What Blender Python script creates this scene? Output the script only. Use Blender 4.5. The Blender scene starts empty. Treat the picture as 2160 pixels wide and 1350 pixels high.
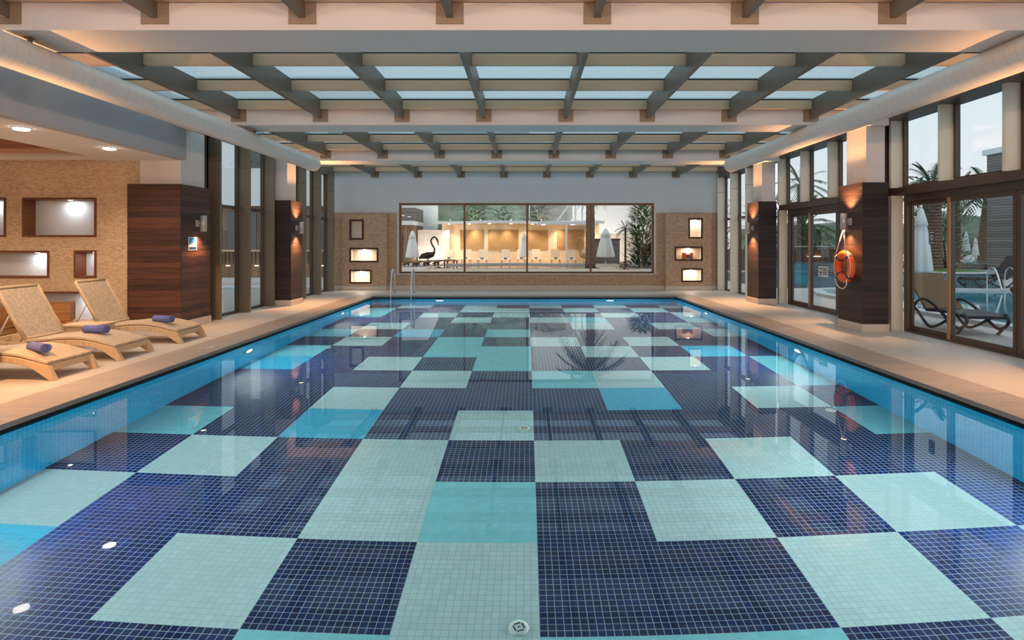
import bpy, bmesh, math, random
from mathutils import Vector, Matrix
random.seed(7)
PI = math.pi
scene = bpy.context.scene
COL = scene.collection
R = math.radians

# ------------------------------------------------------------------ tuning
SKY = 0.74
EXPOSURE = 0.76
WARM = (1.0, 0.72, 0.50)
WARM2 = (1.0, 0.74, 0.50)

# ------------------------------------------------------------------ materials
class N:
    def __init__(s, name):
        s.m = bpy.data.materials.new(name); s.m.use_nodes = True
        s.t = s.m.node_tree; s.t.nodes.clear()
        s.out = s.t.nodes.new('ShaderNodeOutputMaterial')
    def n(s, typ, ins=None, **kw):
        k = s.t.nodes.new('ShaderNode' + typ)
        for a, b in kw.items(): setattr(k, a, b)
        for a, b in (ins or {}).items(): s.put(k.inputs[a], b)
        return k
    def put(s, sock, v):
        if isinstance(v, bpy.types.NodeSocket): s.t.links.new(v, sock)
        elif isinstance(v, bpy.types.Node): s.t.links.new(v.outputs[0], sock)
        else:
            if isinstance(v, tuple) and len(v) == 3 and sock.type == 'RGBA': v = (*v, 1)
            sock.default_value = v
    def math(s, op, a, b=0.0, c=0.0):
        return s.n('Math', {0: a, 1: b, 2: c}, operation=op).outputs[0]
    def mix(s, f, a, b, mode='MIX'):
        k = s.n('Mix', data_type='RGBA', blend_type=mode)
        s.put(k.inputs[0], f); s.put(k.inputs[6], a); s.put(k.inputs[7], b)
        return k.outputs[2]
    def co(s):
        return s.n('TexCoord').outputs['Object']
    def sep(s, v=None):
        return s.n('SeparateXYZ', {0: v if v is not None else s.co()}).outputs
    def wallco(s, v=None):
        x = s.sep(v)
        return s.n('CombineXYZ', {0: s.math('ADD', x[0], x[1]), 1: x[2]}).outputs[0]
    def noise(s, v, scale, detail=3, rough=.55, dist=0.0):
        return s.n('TexNoise', {'Vector': v, 'Scale': scale, 'Detail': detail, 'Roughness': rough, 'Distortion': dist}).outputs[0]
    def ramp(s, f, stops):
        k = s.n('ValToRGB', {0: f}); e = k.color_ramp.elements
        while len(e) < len(stops): e.new(.5)
        for i, (p, c) in enumerate(stops):
            e[i].position = p; e[i].color = (*c, 1)
        return k.outputs[0]
    def bump(s, h, st=.3, d=.01):
        return s.n('Bump', {'Height': h, 'Strength': st, 'Distance': d}).outputs[0]
    def bsdf(s, **ins):
        names = dict(color='Base Color', rough='Roughness', metal='Metallic', normal='Normal', spec='Specular IOR Level', sheen='Sheen Weight', coat='Coat Weight')
        b = s.n('BsdfPrincipled')
        for k, v in ins.items(): s.put(b.inputs[names.get(k, k)], v)
        s.t.links.new(b.outputs[0], s.out.inputs[0]); return b
    def surf(s, node):
        s.t.links.new(node.outputs[0] if isinstance(node, bpy.types.Node) else node, s.out.inputs[0]); return s.m

def srgb(r, g, b):
    f = lambda c: (c/255/12.92) if c <= 10 else ((c/255+.055)/1.055)**2.4
    return (f(r), f(g), f(b))

def plain(name, c, rough=.5, metal=0.0, var=0.0, scale=4.0, bumps=0.0, bscale=60.0, spec=.5):
    k = N(name); co = k.co(); col = c
    if var:
        nz = k.noise(co, scale, 4)
        col = k.mix(nz, tuple(x*(1-var) for x in c), tuple(min(1, x*(1+var)) for x in c))
    a = dict(color=col, rough=rough, metal=metal, spec=spec)
    if bumps: a['normal'] = k.bump(k.noise(co, bscale, 4), bumps, .004)
    k.bsdf(**a); return k.m

def emit(name, c, st):
    k = N(name); return k.surf(k.n('Emission', {0: c, 1: st}))

def glass(name, tint=(.865, .89, .89), f0=.035, dust=0.0, dustc=(.8, .85, .85), dark=1.0):
    k = N(name)
    fac = k.n('LayerWeight', {0: .5}).outputs['Facing']
    fr = k.math('ADD', k.math('MULTIPLY', k.math('POWER', fac, 5.0), .65), f0)
    tr = k.n('BsdfTransparent', {0: tint})
    if dust:
        nz = k.noise(k.co(), 1.4, 5, .65)
        d = k.math('MULTIPLY', k.math('ADD', nz, .25), dust)
        tl = k.n('BsdfTranslucent', {0: dustc})
        tr = k.n('MixShader', {0: d, 1: tr, 2: tl})
    gl = k.n('BsdfGlossy', {0: (1, 1, 1), 'Roughness': 0.0})
    return k.surf(k.n('MixShader', {0: fr, 1: tr, 2: gl}))

def planks(name, c1, c2, h=.095, groove=.004, length=1.6, rough=.5, grain=1.0, vertical=False, gapc=.25, coords='wall'):
    k = N(name); co = k.co(); x = k.sep(co)
    if coords == 'wall': u, v = k.math('ADD', x[0], x[1]), x[2]
    else: u, v = x[0], x[1]
    if vertical: u, v = v, u
    vec = k.n('CombineXYZ', {0: u, 1: v}).outputs[0]
    br = k.n('TexBrick', {'Vector': vec, 'Color1': (0, 0, 0, 1), 'Color2': (1, 1, 1, 1), 'Mortar': (.5, .5, .5, 1), 'Scale': 1.0, 'Mortar Size': groove, 'Mortar Smooth': .3, 'Brick Width': length, 'Row Height': h}, offset=.37)
    st = k.n('CombineXYZ', {0: k.math('MULTIPLY', u, 2.2), 1: k.math('MULTIPLY', v, 38.0), 2: k.math('MULTIPLY', x[1], 1.0)}).outputs[0]
    gr = k.noise(st, 1.0, 5, .65, .4)
    f = k.math('ADD', k.math('MULTIPLY', br.outputs[0], .75), k.math('MULTIPLY', k.math('SUBTRACT', gr, .5), 1.7*grain))
    f = k.math('ADD', f, .12)
    col = k.mix(f, c1, c2); col = k.mix(br.outputs[1], col, tuple(a*gapc for a in c1))
    hgt = k.math('SUBTRACT', k.math('MULTIPLY', gr, .25), br.outputs[1])
    k.bsdf(color=col, rough=rough, normal=k.bump(hgt, .6, .006)); return k.m

def stone_split(name, c1, c2, c3):
    k = N(name); co = k.co(); w = k.wallco(co)
    warp = k.noise(co, 17.0, 3)
    w2 = k.n('VectorMath', {0: w, 1: k.n('CombineXYZ', {0: 0.0, 1: k.math('MULTIPLY', warp, .032)}).outputs[0]}, operation='ADD').outputs[0]
    br = k.n('TexBrick', {'Vector': w2, 'Color1': (0, 0, 0, 1), 'Color2': (1, 1, 1, 1), 'Mortar': (.2, .2, .2, 1), 'Scale': 1.0, 'Mortar Size': .0035, 'Mortar Smooth': .6, 'Brick Width': .062, 'Row Height': .024, 'Bias': 0.0}, offset=.43)
    nz = k.noise(co, 34.0, 4, .7); big = k.noise(co, 1.2, 3)
    f = k.math('ADD', k.math('MULTIPLY', br.outputs[0], .5), k.math('MULTIPLY', nz, .55))
    col = k.ramp(f, [(.1, c3), (.5, c1), (.95, c2)])
    col = k.mix(k.math('MULTIPLY', br.outputs[1], .26), col, tuple(a*.32 for a in c3))
    col = k.mix(k.math('MULTIPLY', big, .35), col, c3)
    h = k.math('ADD', k.math('MULTIPLY', br.outputs[0], .6), k.math('SUBTRACT', k.math('MULTIPLY', nz, .7), br.outputs[1]))
    k.bsdf(color=col, rough=.85, normal=k.bump(h, .9, .018)); return k.m

def tiles(name, base, var, w, h, mort, mc, rough=.4, coords='floor', streak=0.0, bumps=.15, offset=0.0, spec=.5):
    k = N(name); co = k.co(); x = k.sep(co)
    vec = k.n('CombineXYZ', {0: x[0], 1: x[1]}).outputs[0] if coords == 'floor' else k.wallco(co)
    br = k.n('TexBrick', {'Vector': vec, 'Color1': (0, 0, 0, 1), 'Color2': (1, 1, 1, 1), 'Mortar': (.5, .5, .5, 1), 'Scale': 1.0, 'Mortar Size': mort, 'Mortar Smooth': .1, 'Brick Width': w, 'Row Height': h}, offset=offset)
    f = br.outputs[0]
    lo = tuple(a*(1-var) for a in base); hi = tuple(min(1, a*(1+var)) for a in base)
    if streak:
        s2 = k.n('CombineXYZ', {0: k.math('MULTIPLY', x[0], 1.2), 1: k.math('MULTIPLY', x[1], 14.0), 2: x[2]}).outputs[0]
        nz = k.noise(s2, 1.0, 5, .6, .3)
        f = k.math('ADD', k.math('MULTIPLY', f, 1-streak), k.math('MULTIPLY', nz, streak))
    col = k.mix(f, lo, hi); col = k.mix(br.outputs[1], col, mc)
    a = dict(color=col, rough=rough, spec=spec)
    if bumps: a['normal'] = k.bump(k.math('SUBTRACT', 1.0, br.outputs[1]), bumps, .002)
    k.bsdf(**a); return k.m

def wicker(name, c1, c2, gap, sc=1.0, holes=.5):
    k = N(name); co = k.co(); x = k.sep(co)
    sl_ = k.math('SUBTRACT', k.math('MULTIPLY', x[2], 1.1), x[0])
    u = k.math('ADD', x[1], sl_); v = k.math('SUBTRACT', x[1], sl_)
    f1 = 165.0*sc
    a = k.math('SINE', k.math('MULTIPLY', u, f1)); b = k.math('SINE', k.math('MULTIPLY', v, f1))
    p = k.math('MULTIPLY', a, b)
    nz = k.noise(co, 42.0, 3, .6); n2 = k.noise(co, 24.0, 2)
    h = k.math('ADD', k.math('MULTIPLY', p, .5), k.math('MULTIPLY', nz, .9))
    col = k.mix(k.math('MULTIPLY', nz, 1.0), c1, c2)
    g = k.math('GREATER_THAN', k.math('ADD', p, k.math('MULTIPLY', k.math('SUBTRACT', n2, .5), 1.6)), 1.02-holes)
    col = k.mix(g, col, gap)
    k.bsdf(color=col, rough=.6, normal=k.bump(h, .7, .006)); return k.m

M = {}
M['plaster'] = plain('white_plaster', (.74, .685, .645), .9, bumps=.15, bscale=25, var=.03)
M['paint_grey'] = plain('pale_grey_paint', (.63, .665, .68), .9, var=.04, scale=1.5)
M['paint_mid'] = plain('mid_grey_paint', (.41, .41, .42), .9, var=.04, scale=1.5)
M['plaster_warm'] = plain('soffit_paint', (.80, .74, .66), .9)
M['bronze'] = plain('bronze_steel', srgb(116, 103, 90), .42, .2, var=.06)
M['bronze_light'] = plain('bronze_light', srgb(226, 186, 150), .5, .1, var=.05)  # warm lamplight on the purlins is put into this bronze
M['bronze_mid'] = plain('bronze_mid', srgb(152, 132, 110), .5, .15, var=.05)
M['fin_shaded'] = plain('cladding_shaded', srgb(128, 116, 98), .45, .25, var=.04)  # shaded copy of the fin cladding, left side's shade put into the colour
M['fin_lit'] = plain('cladding_lit', srgb(234, 226, 206), .5, .0, var=.03)  # lit copy of the same cladding, right side's brighter light in the colour
M['frame_dark'] = plain('dark_bronze_frame', srgb(92, 75, 63), .4, .15)
M['frame_brown'] = plain('brown_window_frame', srgb(128, 88, 62), .45, .1)
M['stile'] = plain('warm_lit_stile', srgb(186, 142, 106), .4, .2)  # warm light falling on the door stile is painted as its colour
M['wood_red'] = planks('stained_wood_cladding', srgb(46, 27, 22), srgb(104, 64, 46), .098, .003, 2.5, .55)
M['wood_dark'] = planks('dark_wood_cladding', srgb(34, 21, 19), srgb(66, 42, 34), .098, .003, 2.5, .5)
M['wood_frame'] = planks('red_brown_wood', srgb(90, 44, 22), srgb(146, 82, 42), .5, .0, 6, .4, .7)
M['wood_frame_dark'] = planks('dark_brown_wood', srgb(58, 32, 24), srgb(92, 54, 38), .5, .0, 6, .45, .7)
M['wood_ceiling'] = planks('ceiling_wood', srgb(120, 62, 28), srgb(168, 100, 52), .12, .002, 3, .45, coords='floor')
M['crate'] = planks('crate_wood', srgb(140, 92, 48), srgb(206, 150, 92), .5, .0, 10, .6)
M['stone_left'] = stone_split('split_face_stone', srgb(234, 204, 168), srgb(250, 230, 202), srgb(194, 158, 122))
M['stone_back'] = stone_split('split_face_stone_brown', srgb(228, 190, 156), srgb(250, 224, 196), srgb(176, 138, 108))
M['deck'] = tiles('deck_tile', (.54, .475, .405), .07, .6, 1.2, .0015, (.36, .30, .25), .45, streak=.5, bumps=.08)
M['coping'] = tiles('coping_stone', (.355, .285, .23), .38, 40.0, 1.5, .0015, (.26, .22, .18), .5, streak=.75, bumps=.08)
M['coping_edge'] = plain('rough_granite', (.20, .18, .16), .85, var=.5, scale=120, bumps=.9, bscale=160)
M['gap'] = plain('overflow_gap', (.012, .010, .010), .6)
M['base_stone'] = plain('base_travertine', (.66, .55, .45), .5, var=.15, scale=14)
G = .0024; TS = .904/18
M['tileD'] = tiles('navy_mosaic', (.001, .011, .068), .35, TS, TS, G, (.27, .39, .46), .25)
M['tileL'] = tiles('pale_aqua_mosaic', (.45, .65, .63), .05, TS, TS, G*.8, (.28, .47, .48), .25)
M['tileT'] = tiles('aqua_mosaic', (.20, .60, .64), .06, TS, TS, G*.8, (.26, .52, .56), .25)
M['tileB'] = tiles('bright_blue_mosaic', (.04, .42, .60), .08, TS, TS, G*.8, (.18, .54, .66), .25)
M['tileW'] = tiles('cyan_wall_mosaic', (.004, .37, .66), .10, TS, TS, G*.9, (.10, .58, .78), .25, 'wall')
k = N('pool_water_surface')
nz = k.noise(k.co(), 1.6, 2, .4)
nrm = k.bump(nz, .02, .02)
fac = k.n('LayerWeight', {0: .5, 'Normal': nrm}).outputs['Facing']
fr = k.math('ADD', k.math('MULTIPLY', k.math('POWER', fac, 5.0), .95), .004)
M['water'] = k.surf(k.n('MixShader', {0: fr, 1: k.n('BsdfRefraction', {'Color': (.985, 1, 1), 'Roughness': 0.0, 'IOR': 1.333, 'Normal': nrm}), 2: k.n('BsdfGlossy', {'Roughness': 0.0, 'Normal': nrm})}))
M['glass'] = glass('window_glass')
M['glass_roof'] = glass('dusty_roof_glass', (.72, .79, .79), .03, .34, (.78, .86, .88))
M['glass_back'] = glass('display_glass', (.96, .95, .93), .05)
M['duct'] = None
k = N('spiral_duct'); x = k.sep()
ang = k.math('ARCTAN2', x[2], x[0])
ph = k.math('FRACT', k.math('ADD', k.math('MULTIPLY', x[1], 7.2), k.math('DIVIDE', ang, 2*PI)))
seam = k.math('LESS_THAN', ph, .055)
k.bsdf(color=k.mix(seam, (.74, .70, .65), (.62, .58, .54)), rough=.42, metal=.1, normal=k.bump(k.math('SUBTRACT', 0.0, seam), .5, .006))
M['duct'] = k.m
M['white_metal'] = plain('white_metal', (.75, .73, .70), .4, .1)
M['lamp_metal'] = plain('satin_grey_metal', (.50, .49, .47), .35, .5)
M['chrome'] = plain('stainless_steel', (.78, .78, .78), .15, 1.0)
M['black'] = plain('black_plastic', (.02, .02, .02), .5)
M['wicker'] = wicker('woven_wicker', srgb(186, 158, 130), srgb(222, 200, 172), srgb(74, 56, 42), .85, .52)
M['wicker_rail'] = wicker('wicker_wrap', srgb(206, 172, 132), srgb(232, 204, 166), srgb(150, 114, 80), 2.6, .06)
M['towel'] = plain('blue_terry', srgb(104, 112, 172), .95, var=.15, scale=40, bumps=.8, bscale=260)
M['orange'] = plain('orange_ring', srgb(240, 98, 30), .45)
M['navy_band'] = plain('navy_band', srgb(50, 40, 84), .6)
M['rope'] = plain('white_rope', (.78, .70, .60), .8, bumps=.6, bscale=300)
M['niche_grey'] = plain('niche_back_grey', (.62, .65, .67), .55)
M['niche_cream'] = plain('niche_back_cream', (.80, .70, .60), .6)
M['lamp_on'] = emit('lamp_glow', (1, .93, .82), 9.0)
M['lamp_warm'] = emit('lamp_glow_warm', (1, .72, .40), 9.0)
M['lamp_pool'] = emit('pool_lamp_glow', (.92, .98, 1), 4.0)
M['globe'] = emit('globe_glow', (1, .68, .42), 190.0)
M['sign_white'] = plain('sign_white', (.82, .82, .80), .4)
M['sign_blue'] = plain('sign_blue', srgb(40, 112, 190), .4)
M['sign_navy'] = plain('sign_navy', srgb(28, 60, 120), .4)
M['sign_grey'] = plain('sign_grey', srgb(92, 98, 108), .4)
M['sign_sand'] = plain('sign_sand', srgb(226, 186, 150), .5)
M['radio'] = plain('orange_box', srgb(224, 104, 50), .5)
M['drain'] = plain('drain_plastic', (.62, .74, .66), .4)
M['plate'] = plain('depth_plate', (.60, .56, .52), .4)
# outdoors
M['ground'] = tiles('outdoor_paving', (.64, .54, .48), .06, .6, .6, .003, (.40, .36, .33), .6)
M['ground_tan'] = tiles('courtyard_paving', (.66, .50, .36), .06, .6, .6, .003, (.42, .32, .24), .6)
M['pool_out'] = plain('outdoor_pool_water', srgb(70, 142, 160), .06, var=.3, scale=.7, spec=.6, bumps=.12, bscale=2.0)
M['planter_tile'] = tiles('planter_mosaic', srgb(96, 162, 178), .12, .09, .09, .004, (.55, .68, .70), .3, 'wall')
M['white_stone'] = plain('white_coping', (.70, .69, .66), .6)
M['canvas'] = plain('white_canvas', (.92, .90, .86), .9, var=.04)
M['pole'] = plain('grey_pole', (.45, .44, .42), .4, .4)
M['rattan'] = plain('dark_rattan', srgb(58, 42, 38), .6, var=.2, scale=50, bumps=.4, bscale=90)
M['brown_mat'] = plain('brown_screen', srgb(140, 104, 70), .7, var=.2, scale=20)
M['trunk'] = None
k = N('palm_trunk'); co = k.co(); x = k.sep(co)
w = k.math('SINE', k.math('ADD', k.math('MULTIPLY', x[2], 55.0), k.math('MULTIPLY', k.noise(co, 9, 3), 6.0)))
k.bsdf(color=k.mix(k.math('ADD', k.math('MULTIPLY', w, .4), .5), srgb(84, 62, 50), srgb(158, 126, 104)), rough=.9, normal=k.bump(w, .8, .02))
M['trunk'] = k.m
M['leaf'] = plain('palm_green', srgb(74, 98, 60), .6, var=.35, scale=3)
M['leaf_dark'] = plain('dark_green', srgb(44, 66, 44), .6, var=.4, scale=3)
M['leaf_lime'] = plain('lime_green', srgb(96, 124, 56), .55, var=.35, scale=3)
M['leaf_autumn'] = plain('golden_green', srgb(128, 108, 56), .6, var=.3, scale=3)
M['slats'] = planks('grey_slat_cladding', srgb(106, 98, 94), srgb(142, 134, 128), .12, .012, 8, .6, .4, gapc=.3)
M['facade_white'] = plain('facade_white', (.88, .88, .86), .85)
M['facade_cream'] = plain('facade_cream', srgb(236, 214, 182), .8, var=.06)
M['facade_brown'] = planks('brown_facade', srgb(116, 92, 72), srgb(156, 128, 102), .3, .01, 2, .6, .4, vertical=True)
M['fence_wood'] = planks('fence_wood', srgb(70, 48, 40), srgb(98, 70, 58), .12, .012, 4, .7, .5, vertical=True)
M['win_dark'] = plain('dark_window', srgb(70, 78, 78), .08, spec=.8)
M['stone_pale'] = tiles('pale_block_wall', srgb(214, 200, 188), .06, .9, .45, .008, srgb(170, 154, 140), .8, 'wall')
M['stone_gold'] = stone_split('golden_stone', srgb(214, 172, 116), srgb(234, 198, 146), srgb(178, 132, 80))
M['hill'] = plain('dark_green_slope', srgb(118, 132, 118), .9, var=.5, scale=1.6, bumps=.8, bscale=3)
M['rock'] = plain('grey_rubble', srgb(120, 118, 114), .9, var=.3, scale=4, bumps=.8, bscale=8)
M['linen'] = plain('pale_lounger_fabric', srgb(238, 218, 186), .8)
M['bird_dark'] = plain('dark_bronze_bird', srgb(54, 38, 30), .5, .3)
M['bird_gold'] = plain('golden_bird', srgb(196, 150, 96), .5, .2)
M['purple'] = plain('purple_flower', srgb(96, 52, 64), .7, var=.5, scale=30)

# ------------------------------------------------------------------ mesh helpers
class MB:
    def __init__(s): s.v = []; s.f = []; s.mi = []; s.sm = []
    def add(s, vs, fs, mi=0, smooth=False):
        b = len(s.v); s.v += [tuple(v) for v in vs]
        for f in fs: s.f.append([i+b for i in f]); s.mi.append(mi); s.sm.append(smooth)
        return s
    def box(s, x0, x1, y0, y1, z0, z1, mi=0):
        x0, x1 = min(x0, x1), max(x0, x1); y0, y1 = min(y0, y1), max(y0, y1); z0, z1 = min(z0, z1), max(z0, z1)
        vs = [(x, y, z) for z in (z0, z1) for y in (y0, y1) for x in (x0, x1)]
        return s.add(vs, [(0, 2, 3, 1), (4, 5, 7, 6), (0, 1, 5, 4), (2, 6, 7, 3), (0, 4, 6, 2), (1, 3, 7, 5)], mi)
    def quad(s, a, b, c, d, mi=0): return s.add([a, b, c, d], [(0, 1, 2, 3)], mi)
    def tube(s, pts, r, seg=10, mi=0, cap=True, smooth=True, flat=1.0):
        pts = [Vector(p) for p in pts]; n = len(pts)
        rs = r if isinstance(r, (list, tuple)) else [r]*n
        up = None; rings = []
        for i, p in enumerate(pts):
            t = (pts[min(i+1, n-1)] - pts[max(i-1, 0)]).normalized()
            if up is None:
                up = Vector((0, 0, 1)) if abs(t.z) < .9 else Vector((1, 0, 0))
            a = t.cross(up).normalized(); b = a.cross(t).normalized(); up = b
            rings.append([p + a*math.cos(q*2*PI/seg)*rs[i] + b*math.sin(q*2*PI/seg)*rs[i]*flat for q in range(seg)])
        vs = [v for g in rings for v in g]; fs = []
        for i in range(n-1):
            for q in range(seg):
                q2 = (q+1) % seg
                fs.append((i*seg+q, i*seg+q2, (i+1)*seg+q2, (i+1)*seg+q))
        s.add(vs, fs, mi, smooth)
        if cap:
            s.add(rings[0], [tuple(range(seg))[::-1]], mi); s.add(rings[-1], [tuple(range(seg))], mi)
        return s
    def cyl(s, p0, p1, r, seg=16, mi=0): return s.tube([p0, p1], r, seg, mi)
    def lathe(s, prof, seg=20, c=(0, 0, 0), mi=0, smooth=True, wob=None):
        vs = []; fs = []; n = len(prof)
        for i, (r, z) in enumerate(prof):
            for q in range(seg):
                a = q*2*PI/seg; rr = r*(wob(q, i) if wob else 1)
                vs.append((c[0]+rr*math.cos(a), c[1]+rr*math.sin(a), c[2]+z))
        for i in range(n-1):
            for q in range(seg):
                q2 = (q+1) % seg
                fs.append((i*seg+q, i*seg+q2, (i+1)*seg+q2, (i+1)*seg+q))
        s.add(vs, fs, mi, smooth)
        s.add([vs[q] for q in range(seg)], [tuple(range(seg))[::-1]], mi)
        s.add([vs[(n-1)*seg+q] for q in range(seg)], [tuple(range(seg))], mi)
        return s
    def prism(s, poly, axis, a, b, mi=0):
        # poly in the two other axes, extruded along axis from a to b
        def P(u, v, w):
            return {'x': (w, u, v), 'y': (u, w, v), 'z': (u, v, w)}[axis]
        n = len(poly)
        vs = [P(u, v, a) for u, v in poly] + [P(u, v, b) for u, v in poly]
        fs = [tuple(range(n))[::-1], tuple(range(n, 2*n))] + [(i, (i+1) % n, n+(i+1) % n, n+i) for i in range(n)]
        return s.add(vs, fs, mi)
    def sheet(s, prof, y0, y1, th, ny=1, mi=0, smooth=True):
        # prof: list of (x,z) along the length; thickened downwards along its normal
        n = len(prof); top = []; bot = []
        for i, (x, z) in enumerate(prof):
            a = Vector(prof[max(i-1, 0)]); b = Vector(prof[min(i+1, n-1)]); t = (b-a).normalized()
            nr = Vector((-t.y, t.x))
            if nr.y < 0: nr = -nr
            top.append((x, z)); bot.append((x-nr.x*th, z-nr.y*th))
        vs = [(x, y0, z) for x, z in top]+[(x, y1, z) for x, z in top]+[(x, y0, z) for x, z in bot]+[(x, y1, z) for x, z in bot]
        fs = []; sfs = []
        for i in range(n-1):
            fs.append((i, i+1, n+i+1, n+i)); fs.append((2*n+i, 3*n+i, 3*n+i+1, 2*n+i+1))
            sfs.append((i, 2*n+i, 2*n+i+1, i+1)); sfs.append((n+i, n+i+1, 3*n+i+1, 3*n+i))
        s.add(vs, fs, mi, False); s.add(vs, sfs + [(0, n, 3*n, 2*n), (n-1, 3*n-1, 4*n-1, 2*n-1)], mi, False)
        return s
    def rot(s, m, start=0):
        for i in range(start, len(s.v)): s.v[i] = tuple(m @ Vector(s.v[i]))
        return s
    def build(s, name, mats, parent=None, bevel=0.0, label=None, loc=None, up=False):
        me = bpy.data.meshes.new(name)
        me.from_pydata(s.v, [], s.f)
        if not isinstance(mats, (list, tuple)): mats = [mats]
        for m in mats: me.materials.append(m if not isinstance(m, str) else M[m])
        me.polygons.foreach_set('material_index', s.mi); me.polygons.foreach_set('use_smooth', s.sm)
        bm = bmesh.new(); bm.from_mesh(me)
        bmesh.ops.remove_doubles(bm, verts=bm.verts, dist=1e-5)
        bmesh.ops.recalc_face_normals(bm, faces=bm.faces)
        if up:
            for f_ in bm.faces:
                if f_.normal.z < 0: f_.normal_flip()
        bm.to_mesh(me); bm.free(); me.update()
        o = bpy.data.objects.new(name, me); COL.objects.link(o)
        if parent: o.parent = parent
        if loc: o.location = loc
        if bevel:
            b = o.modifiers.new('edge', 'BEVEL'); b.width = bevel; b.segments = 2; b.limit_method = 'ANGLE'; b.angle_limit = R(40)
        if label: o['label'] = label
        return o

def box(*a): return MB().box(*a)
def tag(o, label, cat, group=None, kind=None):
    o['label'] = label; o['category'] = cat
    if group: o['group'] = group
    if kind: o['kind'] = kind
    return o
def struct(o, label=None):
    o['kind'] = 'structure'
    if label: o['label'] = label
    return o
def empty(name, loc=(0, 0, 0), rz=0.0):
    o = bpy.data.objects.new(name, None); o.empty_display_size = .1; COL.objects.link(o)
    o.location = loc; o.rotation_euler = (0, 0, rz); return o
def thing(name, label, cat, loc=(0, 0, 0), rz=0.0, group=None): return tag(empty(name, loc, rz), label, cat, group)
def kids(o): return [c for c in bpy.data.objects if c.parent == o]
def copy_tree(o, parent=None):
    c = o.copy(); COL.objects.link(c)
    if parent: c.parent = parent
    for ch in kids(o): copy_tree(ch, c)
    return c

def lamp(name, typ, loc, power, color=WARM, size=.06, rot=(0, 0, 0), spot=None, blend=.5, mis=True, parent=None, spread=None):
    d = bpy.data.lights.new(name, typ); d.energy = power; d.color = color
    if typ == 'AREA': d.shape = 'DISK'; d.size = size
    else: d.shadow_soft_size = size
    if spread and typ == 'AREA': d.spread = spread
    if typ == 'SPOT': d.spot_size = spot or R(100); d.spot_blend = blend
    d.cycles.use_multiple_importance_sampling = mis
    o = bpy.data.objects.new(name, d); COL.objects.link(o); o.location = loc; o.rotation_euler = rot
    if parent: o.parent = parent
    return o

# ------------------------------------------------------------------ camera, world
ZC = 1.51
cam = bpy.data.cameras.new('camera'); cam.sensor_width = 36; cam.lens = 36*1252/2160
cam.shift_x = -30/2160; cam.shift_y = -162/2160; cam.clip_end = 400; cam.clip_start = .05
co = bpy.data.objects.new('camera', cam); COL.objects.link(co); co.location = (0, 0, ZC); co.rotation_euler = (R(90), 0, 0)
scene.camera = co
wd = bpy.data.worlds.new('dusk_sky'); scene.world = wd; wd.use_nodes = True
t = wd.node_tree; t.nodes.clear()
tc = t.nodes.new('ShaderNodeTexCoord'); sx = t.nodes.new('ShaderNodeSeparateXYZ'); rp = t.nodes.new('ShaderNodeValToRGB')
bg = t.nodes.new('ShaderNodeBackground'); wo = t.nodes.new('ShaderNodeOutputWorld')
nz = t.nodes.new('ShaderNodeTexNoise'); nz.inputs['Scale'].default_value = 2.2; nz.inputs['Detail'].default_value = 5
mx = t.nodes.new('ShaderNodeMix'); mx.data_type = 'RGBA'; mx.inputs[7].default_value = (.95, .96, .97, 1)
mr = t.nodes.new('ShaderNodeMapRange'); mr.inputs[1].default_value = .45; mr.inputs[2].default_value = .75; mr.inputs[4].default_value = .6
t.links.new(tc.outputs['Generated'], sx.inputs[0]); t.links.new(sx.outputs[2], rp.inputs[0]); t.links.new(tc.outputs['Generated'], nz.inputs['Vector'])
e = rp.color_ramp.elements
e[0].position = 0.0; e[0].color = (.92, .93, .94, 1); e[1].position = .8; e[1].color = (.54, .74, .92, 1)
m2 = e.new(.25); m2.color = (.74, .87, .98, 1)
t.links.new(nz.outputs[0], mr.inputs[0]); t.links.new(mr.outputs[0], mx.inputs[0]); t.links.new(rp.outputs[0], mx.inputs[6])
t.links.new(mx.outputs[2], bg.inputs[0]); bg.inputs[1].default_value = SKY; t.links.new(bg.outputs[0], wo.inputs[0])
vs = scene.view_settings; vs.view_transform = 'Standard'; vs.look = 'None'; vs.gamma = 1; vs.exposure = EXPOSURE; vs.use_curve_mapping = False
cy = scene.cycles
cy.use_denoising = True; cy.max_bounces = 8; cy.diffuse_bounces = 3; cy.glossy_bounces = 4; cy.transmission_bounces = 6; cy.transparent_max_bounces = 24
cy.sample_clamp_indirect = 4.0; cy.sample_clamp_direct = 0.0; cy.blur_glossy = .5; cy.use_adaptive_sampling = True; cy.adaptive_threshold = .02

# ------------------------------------------------------------------ pool and deck
PX0, PX1, PY0, PY1 = -4.37, 4.28, 1.0, 17.0
WZ, PZ = -.09, -1.54
S = .904; OX, OY = .083, 3.57
CW = .57
def deck_ring(name, mat, x0, x1, y0, y1, hx0, hx1, hy0, hy1, z0, z1):
    b = MB()
    b.box(x0, hx0, y0, y1, z0, z1); b.box(hx1, x1, y0, y1, z0, z1)
    b.box(hx0, hx1, y0, hy0, z0, z1); b.box(hx0, hx1, hy1, y1, z0, z1)
    return b.build(name, mat)
struct(deck_ring('floor', M['deck'], -11.0, 6.75, -4.2, 19.4, PX0-CW, PX1+CW, PY0-CW, PY1+CW, -.12, 0.0), 'beige tiled pool deck around the indoor pool')
cop = MB()
for (a, b_, c, d) in ((PX0-CW, PX0, PY0-CW, PY1+CW), (PX1, PX1+CW, PY0-CW, PY1+CW), (PX0, PX1, PY0-CW, PY0), (PX0, PX1, PY1, PY1+CW)):
    cop.box(a, b_, c, d, -.035, 0.0)
copo = struct(cop.build('trim_1', M['coping']), 'brown stone coping round the pool edge')
ed = MB()
ed.box(PX0-.005, PX0+.006, PY0, PY1, -.045, -.004); ed.box(PX1-.006, PX1+.005, PY0, PY1, -.045, -.004)
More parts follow.
